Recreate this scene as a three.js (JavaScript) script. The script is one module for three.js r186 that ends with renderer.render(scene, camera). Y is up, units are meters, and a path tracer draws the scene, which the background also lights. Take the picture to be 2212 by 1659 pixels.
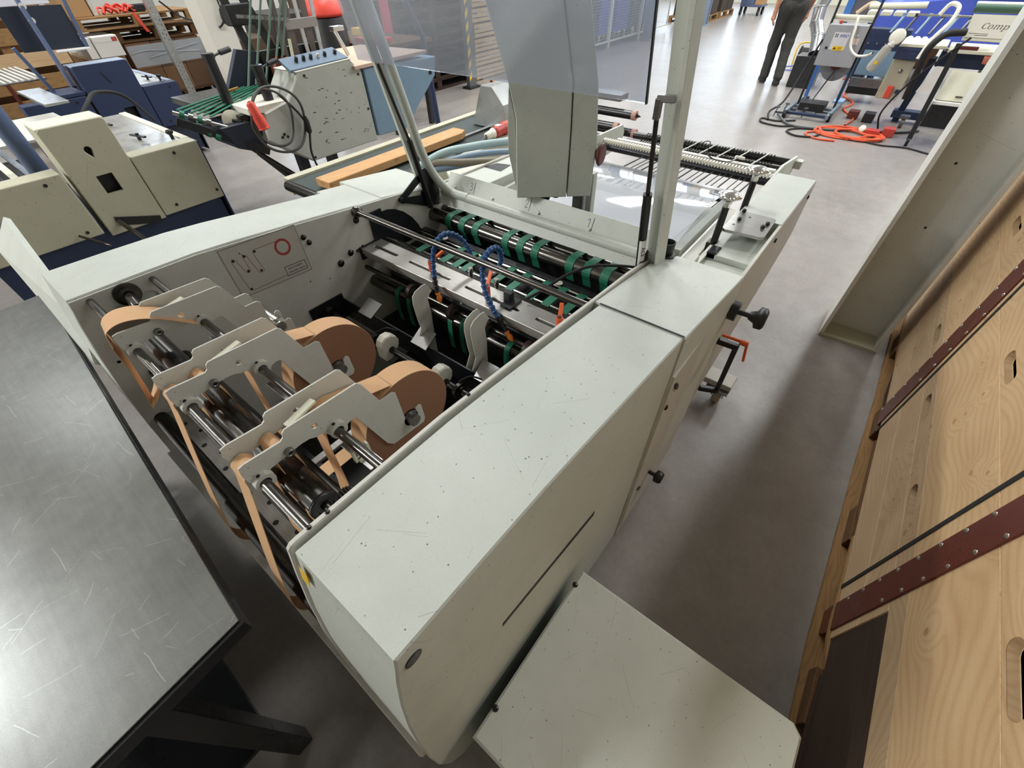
import * as THREE from 'three';
import { mergeGeometries, toCreasedNormals } from 'three/addons/utils/BufferGeometryUtils.js';
import { RoundedBoxGeometry } from 'three/addons/geometries/RoundedBoxGeometry.js';
import { MarchingCubes } from 'three/addons/objects/MarchingCubes.js';
import { RectAreaLightUniformsLib } from 'three/addons/lights/RectAreaLightUniformsLib.js';
import { ImprovedNoise } from 'three/addons/math/ImprovedNoise.js';

// ---------------------------------------------------------------- camera, sky, exposure
RectAreaLightUniformsLib.init();
const scene = new THREE.Scene();
const camera = new THREE.PerspectiveCamera(85.02, 2212 / 1659, 0.05, 80);
camera.position.set(0, 1.68, 0);
camera.quaternion.setFromRotationMatrix(new THREE.Matrix4().makeBasis(
  new THREE.Vector3(0.785497, -0.023177, -0.618431),
  new THREE.Vector3(-0.434968, 0.690165, -0.578338),
  new THREE.Vector3(0.440223, 0.723281, 0.532041)));
const renderer = new THREE.WebGLRenderer({ antialias: true });
renderer.toneMapping = THREE.LinearToneMapping;
renderer.toneMappingExposure = 1.95;
renderer.shadowMap.enabled = true;
scene.background = new THREE.Color(0.72, 0.85, 1.0);      // overcast daylight outside the windows
scene.backgroundIntensity = 2.2;

// ceiling lamps: [x, z, length along z, width, intensity]
const LAMPS = [
  [-3.6, -3.2, 3.0, 0.5, 20], [-3.6, -8.2, 3.0, 0.5, 20], [-3.6, -13, 3.0, 0.5, 20], [-3.6, -18, 3.0, 0.5, 20],
  [-9.2, -3.2, 3.0, 0.5, 18], [-9.2, -8.2, 3.0, 0.5, 14], [-9.2, -13, 3.0, 0.5, 18], [-9.2, -18, 3.0, 0.5, 18],
  [2.6, -5.4, 3.0, 0.5, 13], [0.55, -8.2, 3.0, 0.5, 9], [2.6, -9.6, 3.0, 0.5, 24], [2.6, -14, 3.0, 0.5, 24], [2.6, -18.5, 3.0, 0.5, 24],  // aisle lamp added to brighten the middle of the aisle floor
  [-6.6, 5.4, 3.0, 0.5, 84], [-9.0, 0.9, 1.6, 0.4, 4], [-11.0, 6.0, 3.0, 0.5, 56],  // inner and outer lamps added behind the camera to light faces turned to it
];
const LAMP_Y = 5.6, CEIL_Y = 6.4;

// ---------------------------------------------------------------- small tools
let seedState = 7;
const rnd = (a = 0, b = 1) => { seedState = (seedState * 16807) % 2147483647; return a + (b - a) * (seedState / 2147483647); };
const V = (x, y, z) => new THREE.Vector3(x, y, z);
const noise = new ImprovedNoise();
const used = {};
const numbered = (n) => { used[n] = (used[n] ?? -1) + 1; return used[n] ? n + '_' + String(used[n]).padStart(3, '0') : n; };
function tag(o, label, category, group, kind) {
  if (label) o.userData.label = label;
  if (category) o.userData.category = category;
  if (group) o.userData.group = group;
  if (kind) o.userData.kind = kind;
  return o;
}
function thing(name, label, category, base = [0, 0, 0], group) {
  const o = new THREE.Group(); o.name = numbered(name); o.position.set(...base); scene.add(o);
  o.userData.origin = base.slice();
  tag(o, label, category, group);
  return o;
}
const originOf = (o) => { while (o && !o.userData.origin) o = o.parent; return o ? o.userData.origin : [0, 0, 0]; };
// uv in metres, grain (u) along the given axis
function metreUV(g, grain) {
  const p = g.attributes.position, n = g.attributes.normal, uv = new Float32Array(p.count * 2);
  for (let i = 0; i < p.count; i += 3) {
    let nx = 0, ny = 0, nz = 0;
    for (let k = 0; k < 3; k++) { nx += n.getX(i + k); ny += n.getY(i + k); nz += n.getZ(i + k); }
    const ax = Math.abs(nx), ay = Math.abs(ny), az = Math.abs(nz);
    for (let k = 0; k < 3; k++) {
      const x = p.getX(i + k), y = p.getY(i + k), z = p.getZ(i + k);
      let c = ay >= ax && ay >= az ? [x, z, 'x', 'z'] : ax >= az ? [z, y, 'z', 'y'] : [x, y, 'x', 'y'];
      if (grain && c[3] === grain) c = [c[1], c[0]];
      uv[(i + k) * 2] = c[0]; uv[(i + k) * 2 + 1] = c[1];
    }
  }
  g.setAttribute('uv', new THREE.BufferAttribute(uv, 2));
  return g;
}
function flat(g, grain, keepUV) {
  let q = g.index ? g.toNonIndexed() : g;
  for (const k of Object.keys(q.attributes)) if (!['position', 'normal', 'uv'].includes(k)) q.deleteAttribute(k);
  if (!keepUV) metreUV(q, grain);
  q.morphAttributes = {};
  return q;
}
function join(list, grain, keepUV) {
  const a = (Array.isArray(list) ? list.flat(4) : [list]).map((g) => flat(g, grain, keepUV));
  return a.length === 1 ? a[0] : mergeGeometries(a, false);
}
function part(parent, name, geoms, mat, o = {}) {
  const g = join(geoms, o.grain, o.keepUV);
  const org = originOf(parent);
  g.translate(-org[0], -org[1], -org[2]);
  const m = new THREE.Mesh(g, mat); m.name = name; m.castShadow = m.receiveShadow = true;
  if (o.label) m.userData.label = o.label;
  if (o.kind) m.userData.kind = o.kind;
  parent.add(m);
  return m;
}
function again(src, parent, dx, dy, dz) { const m = src.clone(); m.name = src.name; m.position.x += dx; m.position.y += dy; m.position.z += dz; parent.add(m); return m; }
function single(name, label, category, geoms, mat, o = {}) {
  const g = join(geoms, o.grain, o.keepUV);
  g.computeBoundingBox();
  const b = g.boundingBox, c = [(b.min.x + b.max.x) / 2, b.min.y, (b.min.z + b.max.z) / 2];
  g.translate(-c[0], -c[1], -c[2]);
  const m = new THREE.Mesh(g, mat); m.name = numbered(name); m.position.set(...c); m.castShadow = m.receiveShadow = true;
  tag(m, label, category, o.group, o.kind); scene.add(m); m.userData.origin = c;
  return m;
}
function struct(name, geoms, mat, o = {}) {
  const m = new THREE.Mesh(join(geoms, o.grain), mat); m.name = numbered(name); m.castShadow = m.receiveShadow = true;
  m.userData.kind = 'structure'; (o.parent ?? scene).add(m); return m;
}
function copyThing(src, dx, dy, dz, label, turn) {
  const c = src.clone(); const base = src.name.replace(/_\d{3}$/, ''); c.name = numbered(base);
  c.position.set(src.position.x + dx, src.position.y + dy, src.position.z + dz);
  if (turn) c.rotation.y += turn;
  c.userData = { ...src.userData }; if (label) c.userData.label = label;
  scene.add(c); return c;
}
const box = (x0, x1, y0, y1, z0, z1, b = 0) => {
  const w = x1 - x0, h = y1 - y0, d = z1 - z0;
  const g = b ? new RoundedBoxGeometry(w, h, d, b > 0.006 ? 3 : 1, b) : new THREE.BoxGeometry(w, h, d);
  return g.translate((x0 + x1) / 2, (y0 + y1) / 2, (z0 + z1) / 2);
};
// outline swept along an axis.  axis x: points [z, y];  axis y: points [x, z];  axis z: points [x, y]
function prism(pts, a0, a1, axis = 'x', bevel = 0, holes = []) {
  const f = axis === 'x' ? (p) => new THREE.Vector2(-p[0], p[1]) : axis === 'y' ? (p) => new THREE.Vector2(p[0], -p[1]) : (p) => new THREE.Vector2(p[0], p[1]);
  const s = new THREE.Shape(pts.map(f));
  for (const h of holes) s.holes.push(new THREE.Path(h.map(f)));
  const g = new THREE.ExtrudeGeometry(s, { depth: Math.abs(a1 - a0) - 2 * bevel, bevelEnabled: bevel > 0, bevelThickness: bevel, bevelSize: bevel, bevelOffset: -bevel, bevelSegments: 1, curveSegments: 8, steps: 1 });
  g.translate(0, 0, Math.min(a0, a1) + bevel);
  if (axis === 'x') g.rotateY(Math.PI / 2); else if (axis === 'y') g.rotateX(-Math.PI / 2);
  return g;
}
const ring2 = (cx, cy, r, n = 16) => Array.from({ length: n }, (_, i) => [cx + r * Math.cos(i / n * 6.28319), cy + r * Math.sin(i / n * 6.28319)]);
function rod(p, q, r, seg = 14, r2 = r, open = false) {
  const a = V(...p), b = V(...q), d = b.clone().sub(a), g = new THREE.CylinderGeometry(r2, r, d.length(), seg, 1, open);
  g.applyQuaternion(new THREE.Quaternion().setFromUnitVectors(V(0, 1, 0), d.clone().normalize()));
  return g.translate((p[0] + q[0]) / 2, (p[1] + q[1]) / 2, (p[2] + q[2]) / 2);
}
function bar(p, q, w, h, up = [0, 1, 0], b = 0) {        // square bar from p to q, width w, height h along up
  const a = V(...p), c = V(...q), d = c.clone().sub(a), L = d.length(); d.normalize();
  const x = new THREE.Vector3().crossVectors(V(...up), d).normalize(), y = new THREE.Vector3().crossVectors(d, x);
  const g = b ? new RoundedBoxGeometry(w, h, L, 1, b) : new THREE.BoxGeometry(w, h, L);
  g.applyMatrix4(new THREE.Matrix4().makeBasis(x, y, d));
  return g.translate((p[0] + q[0]) / 2, (p[1] + q[1]) / 2, (p[2] + q[2]) / 2);
}
const cable = (pts, r, n = pts.length * 8, seg = 7, closed = false) => new THREE.TubeGeometry(new THREE.CatmullRomCurve3(pts.map((p) => V(...p)), closed, 'centripetal'), n, r, seg, closed);
// lathe around an axis through c: profile [[radius, distance along axis]...]
function lathe(profile, c, axis = [0, 1, 0], seg = 20) {
  const g = new THREE.LatheGeometry(profile.map((p) => new THREE.Vector2(p[0], p[1])), seg);
  g.applyQuaternion(new THREE.Quaternion().setFromUnitVectors(V(0, 1, 0), V(...axis).normalize()));
  return g.translate(...c);
}
const annulusX = (z, y, r0, r1, x0, x1, n = 28) => prism(ring2(z, y, r1, n), x0, x1, 'x', 0, r0 ? [ring2(z, y, r0, n)] : []);
// thin strip through centre points; w = half-width vector at each point
function ribbon(pts, ws, t = 0.0012) {
  const c = new THREE.CatmullRomCurve3(pts.map((p) => V(...p)), false, 'centripetal'), N = pts.length * 7;
  const wc = new THREE.CatmullRomCurve3(ws.map((p) => V(...p)), false, 'centripetal');
  const rows = [];
  for (let i = 0; i <= N; i++) {
    const u = i / N, p = c.getPoint(u), w = wc.getPoint(u), T = c.getTangent(u), n = new THREE.Vector3().crossVectors(T, w).normalize().multiplyScalar(t / 2);
    rows.push([p.clone().sub(w).add(n), p.clone().add(w).add(n), p.clone().add(w).sub(n), p.clone().sub(w).sub(n)]);
  }
  const a = [];
  for (let i = 0; i < N; i++) for (let k = 0; k < 4; k++) {
    const A = rows[i][k], B = rows[i][(k + 1) % 4], C = rows[i + 1][(k + 1) % 4], D = rows[i + 1][k];
    for (const v of [A, B, C, A, C, D]) a.push(v.x, v.y, v.z);
  }
  const g = new THREE.BufferGeometry(); g.setAttribute('position', new THREE.Float32BufferAttribute(a, 3));
  g.computeVertexNormals();
  return toCreasedNormals(g, 0.7);
}
function quadPatch(P, t = 0.004) { // thin sheet with thickness from 4 corners
  const [A, B, C, D] = P.map((p) => V(...p)); const n = new THREE.Vector3().crossVectors(B.clone().sub(A), D.clone().sub(A)).normalize().multiplyScalar(t);
  const q = [A, B, C, D], r = q.map((v) => v.clone().sub(n)), a = [];
  const f = (...v) => { for (const i of [0, 1, 2, 0, 2, 3]) a.push(v[i].x, v[i].y, v[i].z); };
  f(q[0], q[1], q[2], q[3]); f(r[3], r[2], r[1], r[0]);
  for (let i = 0; i < 4; i++) { const j = (i + 1) % 4; f(q[j], q[i], r[i], r[j]); }
  const g = new THREE.BufferGeometry(); g.setAttribute('position', new THREE.Float32BufferAttribute(a, 3)); g.computeVertexNormals(); return g;
}

// ---------------------------------------------------------------- procedural textures
function pixels(w, h, fn, srgb = true) {
  const d = new Uint8Array(w * h * 4);
  for (let y = 0; y < h; y++) for (let x = 0; x < w; x++) {
    const c = fn(x / w, y / h, x, y), i = (y * w + x) * 4;
    d[i] = Math.max(0, Math.min(255, c[0])); d[i + 1] = Math.max(0, Math.min(255, c[1])); d[i + 2] = Math.max(0, Math.min(255, c[2])); d[i + 3] = 255;
  }
  const t = new THREE.DataTexture(d, w, h, THREE.RGBAFormat);
  t.wrapS = t.wrapT = THREE.RepeatWrapping; t.magFilter = THREE.LinearFilter; t.minFilter = THREE.LinearMipmapLinearFilter; t.generateMipmaps = true;
  if (srgb) t.colorSpace = THREE.SRGBColorSpace;
  t.needsUpdate = true; return t;
}
const wrapN = (u, v, f, s) => { // tileable noise
  const a = u * f, b = v * f;
  const n = (x, y) => noise.noise(x + s, y + s * 1.7, s);
  const fu = u, fv = v;
  return (n(a, b) * (1 - fu) + n(a - f, b) * fu) * (1 - fv) + (n(a, b - f) * (1 - fu) + n(a - f, b - f) * fu) * fv;
};
function scaled(t, sx, sy = sx, rot = 0) { const c = t.clone(); c.repeat.set(sx, sy); c.rotation = rot; c.needsUpdate = true; return c; }
function canvasTex(w, h, draw) {
  const cv = document.createElement('canvas'); cv.width = w; cv.height = h; const g = cv.getContext('2d'); draw(g, w, h);
  const t = new THREE.CanvasTexture(cv); t.colorSpace = THREE.SRGBColorSpace; t.anisotropy = 4; return t;
}
const grain = pixels(512, 512, (u, v) => { const n = 128 + 34 * wrapN(u, v, 96, 3) + 26 * wrapN(u, v, 40, 9) + rnd(-14, 14); return [n, n, n]; }, false);
const PEEL = scaled(grain, 9);
// painted sheet with fine pits, chips and scratches; white = paint colour
const chips = (() => {
  const W = 1024, a = new Float32Array(W * W).fill(1);
  for (let i = 0; i < W * W; i++) a[i] = 1 + rnd(-0.025, 0.025);
  for (let k = 0; k < 420; k++) { const x = rnd(0, W), y = rnd(0, W), r = rnd(0.5, 1.7), l = rnd(0.25, 0.8); for (let j = -3; j < 4; j++) for (let i = -3; i < 4; i++) if (i * i + j * j < r * r) a[((y + j + W) % W | 0) * W + ((x + i + W) % W | 0)] *= l; }
  for (let k = 0; k < 60; k++) { let x = rnd(0, W), y = rnd(0, W), t = rnd(0, 6.28); const L = rnd(20, 160), l = rnd(0.80, 0.95); for (let s = 0; s < L; s++) { x += Math.cos(t); y += Math.sin(t); t += rnd(-0.012, 0.012); a[((y + W * 4) % W | 0) * W + ((x + W * 4) % W | 0)] *= l; } }
  return pixels(W, W, (u, v, x, y) => { const n = 246 * a[y * W + x] * (1 + 0.03 * wrapN(u, v, 6, 5) + 0.02 * wrapN(u, v, 19, 8)); return [n, n, n]; });
})();
const brushed = pixels(512, 512, (u, v) => { const n = 205 + 22 * wrapN(u, v, 7, 2) + rnd(-9, 9) + 22 * noise.noise(u * 6, v * 130, 4); return [n, n, n]; });
const smear = pixels(512, 512, (u, v) => { const n = 150 + 70 * wrapN(u, v, 5, 12) + 40 * wrapN(u, v, 17, 4) + rnd(-12, 12); return [n, n, n]; }, false);
function woodTex(base, dark, seed, knots, ksize = 1, freq = 26) {
  const ks = []; for (let i = 0; i < knots; i++) ks.push([rnd(), rnd(), rnd(0.008, 0.02) * ksize]);
  return pixels(1024, 512, (u, v) => {
    let d = 0, kk = 0;
    for (const [ku, kv, kr] of ks) { let du = Math.abs(u - ku); du = Math.min(du, 1 - du) * 1.0; let dv = Math.abs(v - kv); dv = Math.min(dv, 1 - dv) * 0.5; const q = Math.sqrt(du * du * 0.35 + dv * dv) / kr; if (q < 4) { d += (4 - q) * 0.06; if (q < 0.6) kk = Math.max(kk, 1 - q); } }
    const w = wrapN(u, v, 4, seed) * 0.6 + d, r = 0.5 + 0.5 * Math.sin((v * freq + w * 7 * freq / 26 + wrapN(u, v, 9, seed + 2)) * 6.28);
    const f = 0.3 * r * r + 0.5 * (0.5 + wrapN(u * 1, v, 10, seed + 5)) + 0.2 * (0.5 + 0.5 * noise.noise(u * 14, v * 220, seed));
    const t = Math.min(1, Math.max(0, f * 0.75 + kk * 1.1));
    return [0, 1, 2].map((i) => base[i] * (1 - t) + dark[i] * t + rnd(-5, 5));
  });
}
const woodPale = woodTex([216, 196, 168], [186, 158, 124], 21, 9);
const woodRough = woodTex([184, 160, 128], [126, 102, 76], 31, 4);
const concrete = pixels(1024, 1024, (u, v) => {
  const n = 0.5 + 0.5 * wrapN(u, v, 5, 41), m = wrapN(u, v, 24, 11), f = wrapN(u, v, 90, 17);
  const g = 168 + 20 * (n - 0.5) + 11 * m + 9 * f + rnd(-7, 7); return [g + 1, g - 2, g - 5];
});
const concreteGloss = pixels(512, 512, (u, v) => { const n = 150 + 26 * wrapN(u, v, 5, 6) + 14 * wrapN(u, v, 21, 8) + rnd(-6, 6); return [n, n, n]; }, false);

// ---------------------------------------------------------------- materials
const std = (color, roughness = 0.6, metalness = 0, o = {}) => new THREE.MeshStandardMaterial({ color, roughness, metalness, ...o });
const M = {
  paint: std('#c6cac0', 0.46, 0, { map: scaled(chips, 1.3), bumpMap: PEEL, bumpScale: 0.00025 }),
  paintPlate: std('#cfcdc3', 0.5, 0, { map: scaled(chips, 1.9), bumpMap: PEEL, bumpScale: 0.0002 }),
  paintSide: std('#bfbdb3', 0.5, 0, { map: scaled(chips, 0.9), bumpMap: PEEL, bumpScale: 0.00025 }),
  beige: std('#bdbaa2', 0.5, 0, { map: scaled(chips, 0.8) }),
  cream: std('#d8d6c0', 0.5, 0, { map: scaled(chips, 0.8) }),
  navy: std('#22304f', 0.5, 0, { map: scaled(chips, 0.7) }),
  navyDark: std('#1a2233', 0.55),
  steelBlue: std('#7d9ab0', 0.5, 0, { map: scaled(chips, 0.9) }),
  blueGuard: std('#4f5d7a', 0.45),
  brightBlue: std('#3e6fb4', 0.45),
  royal: std('#4558b8', 0.5),
  black: std('#151515', 0.5),
  blackSatin: std('#101010', 0.3),
  dark: std('#26272a', 0.5, 0.3, { roughnessMap: smear }),
  darkSteel: std('#4a4844', 0.42, 0.85, { map: scaled(brushed, 3), roughnessMap: scaled(smear, 2) }),
  rodSteel: std('#77746f', 0.33, 0.9, { map: scaled(brushed, 5), roughnessMap: scaled(smear, 3) }),
  chrome: std('#d5d3cd', 0.16, 1),
  steel: std('#a9a9a6', 0.34, 0.95, { map: scaled(brushed, 3) }),
  alu: std('#d2cfc7', 0.42, 0.6, { map: scaled(brushed, 4) }),
  aluBright: std('#dddcd8', 0.28, 0.95, { map: scaled(brushed, 3) }),
  belt: std('#1f7056', 0.55, 0, { bumpMap: PEEL, bumpScale: 0.0002 }),
  blackPlastic: std('#1a1a1b', 0.42),
  orange: std('#e2632c', 0.42),
  orangeNozzle: std('#f08a2c', 0.4),
  hoseBlue: std('#1f4a7d', 0.4),
  whitePlastic: std('#dedbcd', 0.42),
  kraft: std('#d2a77c', 0.8, 0, { bumpMap: PEEL, bumpScale: 0.0001 }),
  kraftSide: std('#8a6248', 0.85),
  red: std('#b8423a', 0.45),
  redOrange: std('#d9493a', 0.42),
  darkRed: std('#5c241c', 0.5),
  wheelBrown: std('#38241f', 0.5),
  yellow: std('#e0b62a', 0.5),
  rubber: std('#1c1c1c', 0.75),
  galv: std('#b3b6b6', 0.5, 0.75, { roughnessMap: smear }),
  wood: std('#ffffff', 0.72, 0, { map: scaled(woodPale, 0.9, 2.2) }),
  wood2: std('#e6d9c6', 0.72, 0, { map: scaled(woodPale, 0.7, 1.7) }),
  wood3: std('#f3e8d8', 0.74, 0, { map: scaled(woodPale, 1.1, 2.6) }),
  palletWood: std('#d9c29c', 0.85, 0, { map: scaled(woodRough, 1.2, 2.6) }),
  oldWood: std('#8d7250', 0.9, 0, { map: scaled(woodRough, 1.2, 2.6) }),
  darkWood: std('#4d3d31', 0.9, 0, { map: scaled(woodRough, 1.2, 2.6) }),
  cardboard: std('#a9855c', 0.9),
  paper: std('#e6e4de', 0.85),
  concreteWall: std('#cfccc4', 0.9),
  clear: new THREE.MeshPhysicalMaterial({ color: '#eef1f6', roughness: 0.07, transmission: 1, thickness: 0, ior: 1.49 }),
  hazyClear: new THREE.MeshPhysicalMaterial({ color: '#dfe3ea', roughness: 0.12, transmission: 0.82, thickness: 0, ior: 1.49, bumpMap: scaled(grain, 1.2), bumpScale: 0.0004 }),
  window: new THREE.MeshPhysicalMaterial({ color: '#ffffff', roughness: 0.02, transmission: 1, thickness: 0, ior: 1.5 }),
  floor: new THREE.MeshPhysicalMaterial({ color: '#d2cecb', roughness: 0.54, map: scaled(concrete, 0.42), roughnessMap: scaled(concreteGloss, 0.6), bumpMap: scaled(grain, 0.9), bumpScale: 0.0003, specularIntensity: 1 }),
};

// ---------------------------------------------------------------- the hall
struct('floor', box(-16.3, 8.3, -0.2, 0, -22.2, 9.3), M.floor);
struct('ceiling', box(-16.3, 8.3, CEIL_Y, CEIL_Y + 0.25, -22.2, 9.3), M.concreteWall);
function wallWithOpenings(name, axis, at0, at1, a0, a1, openings) {   // wall of plain boxes around rectangular openings [lo, hi, y0, y1]
  const L = []; const mk = (p, q, y0, y1) => { if (q - p > 0.001 && y1 - y0 > 0.001) L.push(axis === 'x' ? box(p, q, y0, y1, at0, at1) : box(at0, at1, y0, y1, p, q)); };
  let c = a0;
  for (const [lo, hi, y0, y1] of openings) { mk(c, lo, 0, CEIL_Y); mk(lo, hi, 0, y0); mk(lo, hi, y1, CEIL_Y); c = hi; }
  mk(c, a1, 0, CEIL_Y);
  struct(name, L, M.concreteWall);
}
const FARWIN = [[-12.6, -10.6, 1.0, 4.6], [-9.7, -8.1, 0.5, 4.6], [-7.6, -6.1, 0.5, 4.6], [-5.6, -4.2, 0.5, 4.6], [-2.0, 0.2, 1.0, 4.6], [2.0, 4.2, 1.0, 4.6]];
wallWithOpenings('wall_far', 'x', -22.2, -21.9, -16.3, 8.3, FARWIN);
const LEFTWIN = [[-17, -13, 2.4, 4.8], [-11, -7, 2.4, 4.8], [-5, -1, 2.4, 4.8]];
wallWithOpenings('wall_left', 'z', -16.3, -16, -21.9, 9, LEFTWIN);
wallWithOpenings('wall_right', 'z', 8, 8.3, -21.9, 9, []);
wallWithOpenings('wall_back', 'x', 9, 9.3, -16.3, 8.3, []);
function windowUnit(axis, at, lo, hi, y0, y1) {
  const w = new THREE.Group(); w.name = numbered('window'); w.userData.kind = 'structure'; scene.add(w);
  const mk = (p, q, a, b, t) => axis === 'x' ? box(p, q, a, b, at - t, at + t) : box(at - t, at + t, a, b, p, q);
  const fr = [mk(lo, hi, y0, y0 + 0.06, 0.05), mk(lo, hi, y1 - 0.06, y1, 0.05), mk(lo, lo + 0.06, y0 + 0.06, y1 - 0.06, 0.05), mk(hi - 0.06, hi, y0 + 0.06, y1 - 0.06, 0.05), mk((lo + hi) / 2 - 0.03, (lo + hi) / 2 + 0.03, y0 + 0.06, y1 - 0.06, 0.04)];
  const f = new THREE.Mesh(join(fr), M.galv); f.name = 'window_frame'; f.castShadow = f.receiveShadow = true; w.add(f);
  for (const [p, q] of [[lo + 0.06, (lo + hi) / 2 - 0.03], [(lo + hi) / 2 + 0.03, hi - 0.06]]) { const g = new THREE.Mesh(join(mk(p, q, y0 + 0.06, y1 - 0.06, 0.004)), M.window); g.name = 'pane'; w.add(g); }
}
for (const [lo, hi, y0, y1] of FARWIN) windowUnit('x', -22.05, lo, hi, y0, y1);
for (const [lo, hi, y0, y1] of LEFTWIN) windowUnit('z', -16.15, lo, hi, y0, y1);
// ceiling lamps: housing, glowing diffuser and an area light of the same size
const glow = new THREE.MeshStandardMaterial({ color: '#ffffff', emissive: new THREE.Color(0.985, 1.0, 1.0), emissiveIntensity: 4, roughness: 0.6 });
LAMPS.forEach(([x, z, len, wid, I], i) => {
  const t = thing('ceiling_lamp', ['first', 'second', 'third', 'fourth', 'first', 'second', 'third', 'fourth', 'first', 'added_aisle', 'second', 'third', 'fourth', 'added_inner', 'nearest', 'outer'][i] + ' long ceiling lamp ' + (i < 13 ? 'from the camera over the ' : 'above or behind the camera over the ') + (x < -7 ? 'left bay' : x < -2 ? 'middle bay' : 'right bay'), 'lamp', [x, LAMP_Y, z], 'ceiling lamps of the hall');
  part(t, 'housing', box(x - wid / 2 - 0.03, x + wid / 2 + 0.03, LAMP_Y + 0.01, LAMP_Y + 0.1, z - len / 2 - 0.03, z + len / 2 + 0.03, 0.01), M.galv);
  part(t, 'diffuser', box(x - wid / 2, x + wid / 2, LAMP_Y - 0.015, LAMP_Y + 0.01, z - len / 2, z + len / 2), glow);
  for (const s of [-1, 1]) part(t, 'hanger', rod([x, LAMP_Y + 0.1, z + s], [x, CEIL_Y, z + s], 0.006, 6), M.steel);
  const l = new THREE.RectAreaLight(new THREE.Color(0.985, 1.0, 1.0), I, wid, len); l.position.set(x, LAMP_Y - 0.03, z); l.rotation.x = -Math.PI / 2; scene.add(l);
});

// ---------------------------------------------------------------- the sealing machine
const XL = -1.357, XR = -0.396;
const top = (z) => { const P = [[0.012, 1.12], [-0.28, 1.113], [-0.5, 1.092], [-0.8, 1.06], [-1.0, 1.04], [-1.24, 1.0]]; for (let i = 0; i + 1 < P.length; i++) if (z >= P[i + 1][0]) { const t = (P[i][0] - z) / (P[i][0] - P[i + 1][0]); return P[i][1] + (P[i + 1][1] - P[i][1]) * t; } return 1; };
const mc = thing('sealing_machine', 'large pale grey sealing machine with open roller bed between two long side covers', 'machine', [-0.77, 0, -0.6]);
const frontCurve = [[0.012, 1.12], [0.018, 1.09], [0.027, 1.054], [0.044, 0.966], [0.061, 0.853], [0.076, 0.715], [0.092, 0.523], [0.1, 0.353], [0.092, 0.2], [0.06, 0.08], [0.0, 0.03]];
const coverShape = (dy = 0) => [...frontCurve.map(([z, y]) => [z, y + (y > 1 ? dy : 0)]), [-0.8, 0.03], [-0.8, 1.06 + dy], [-0.65, 1.077 + dy], [-0.5, 1.092 + dy], [-0.39, 1.104 + dy], [-0.28, 1.113 + dy], [-0.14, 1.117 + dy]];
function skew(g, x0, k0, x1, k1) { const p = g.attributes.position; for (let i = 0; i < p.count; i++) { const x = p.getX(i), t = (x - x0) / (x1 - x0); p.setX(i, x + (k0 + (k1 - k0) * t) * Math.max(0, -p.getZ(i))); } g.computeVertexNormals(); return g; }
const oval = (z, y, a, b, n = 14, turn = 0) => Array.from({ length: n }, (_, i) => { const c = a * Math.cos(i / n * 6.28319), s = b * Math.sin(i / n * 6.28319); return [z + c * Math.cos(turn) - s * Math.sin(turn), y + c * Math.sin(turn) + s * Math.cos(turn)]; });
const slotShape = (z0, y0, z1, y1, w, n = 6) => { const t = Math.atan2(y1 - y0, z1 - z0), a = []; for (let i = 0; i <= n; i++) a.push([z1 + w * Math.cos(t - 1.5708 + i / n * 3.1416), y1 + w * Math.sin(t - 1.5708 + i / n * 3.1416)]); for (let i = 0; i <= n; i++) a.push([z0 + w * Math.cos(t + 1.5708 + i / n * 3.1416), y0 + w * Math.sin(t + 1.5708 + i / n * 3.1416)]); return a; };
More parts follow.
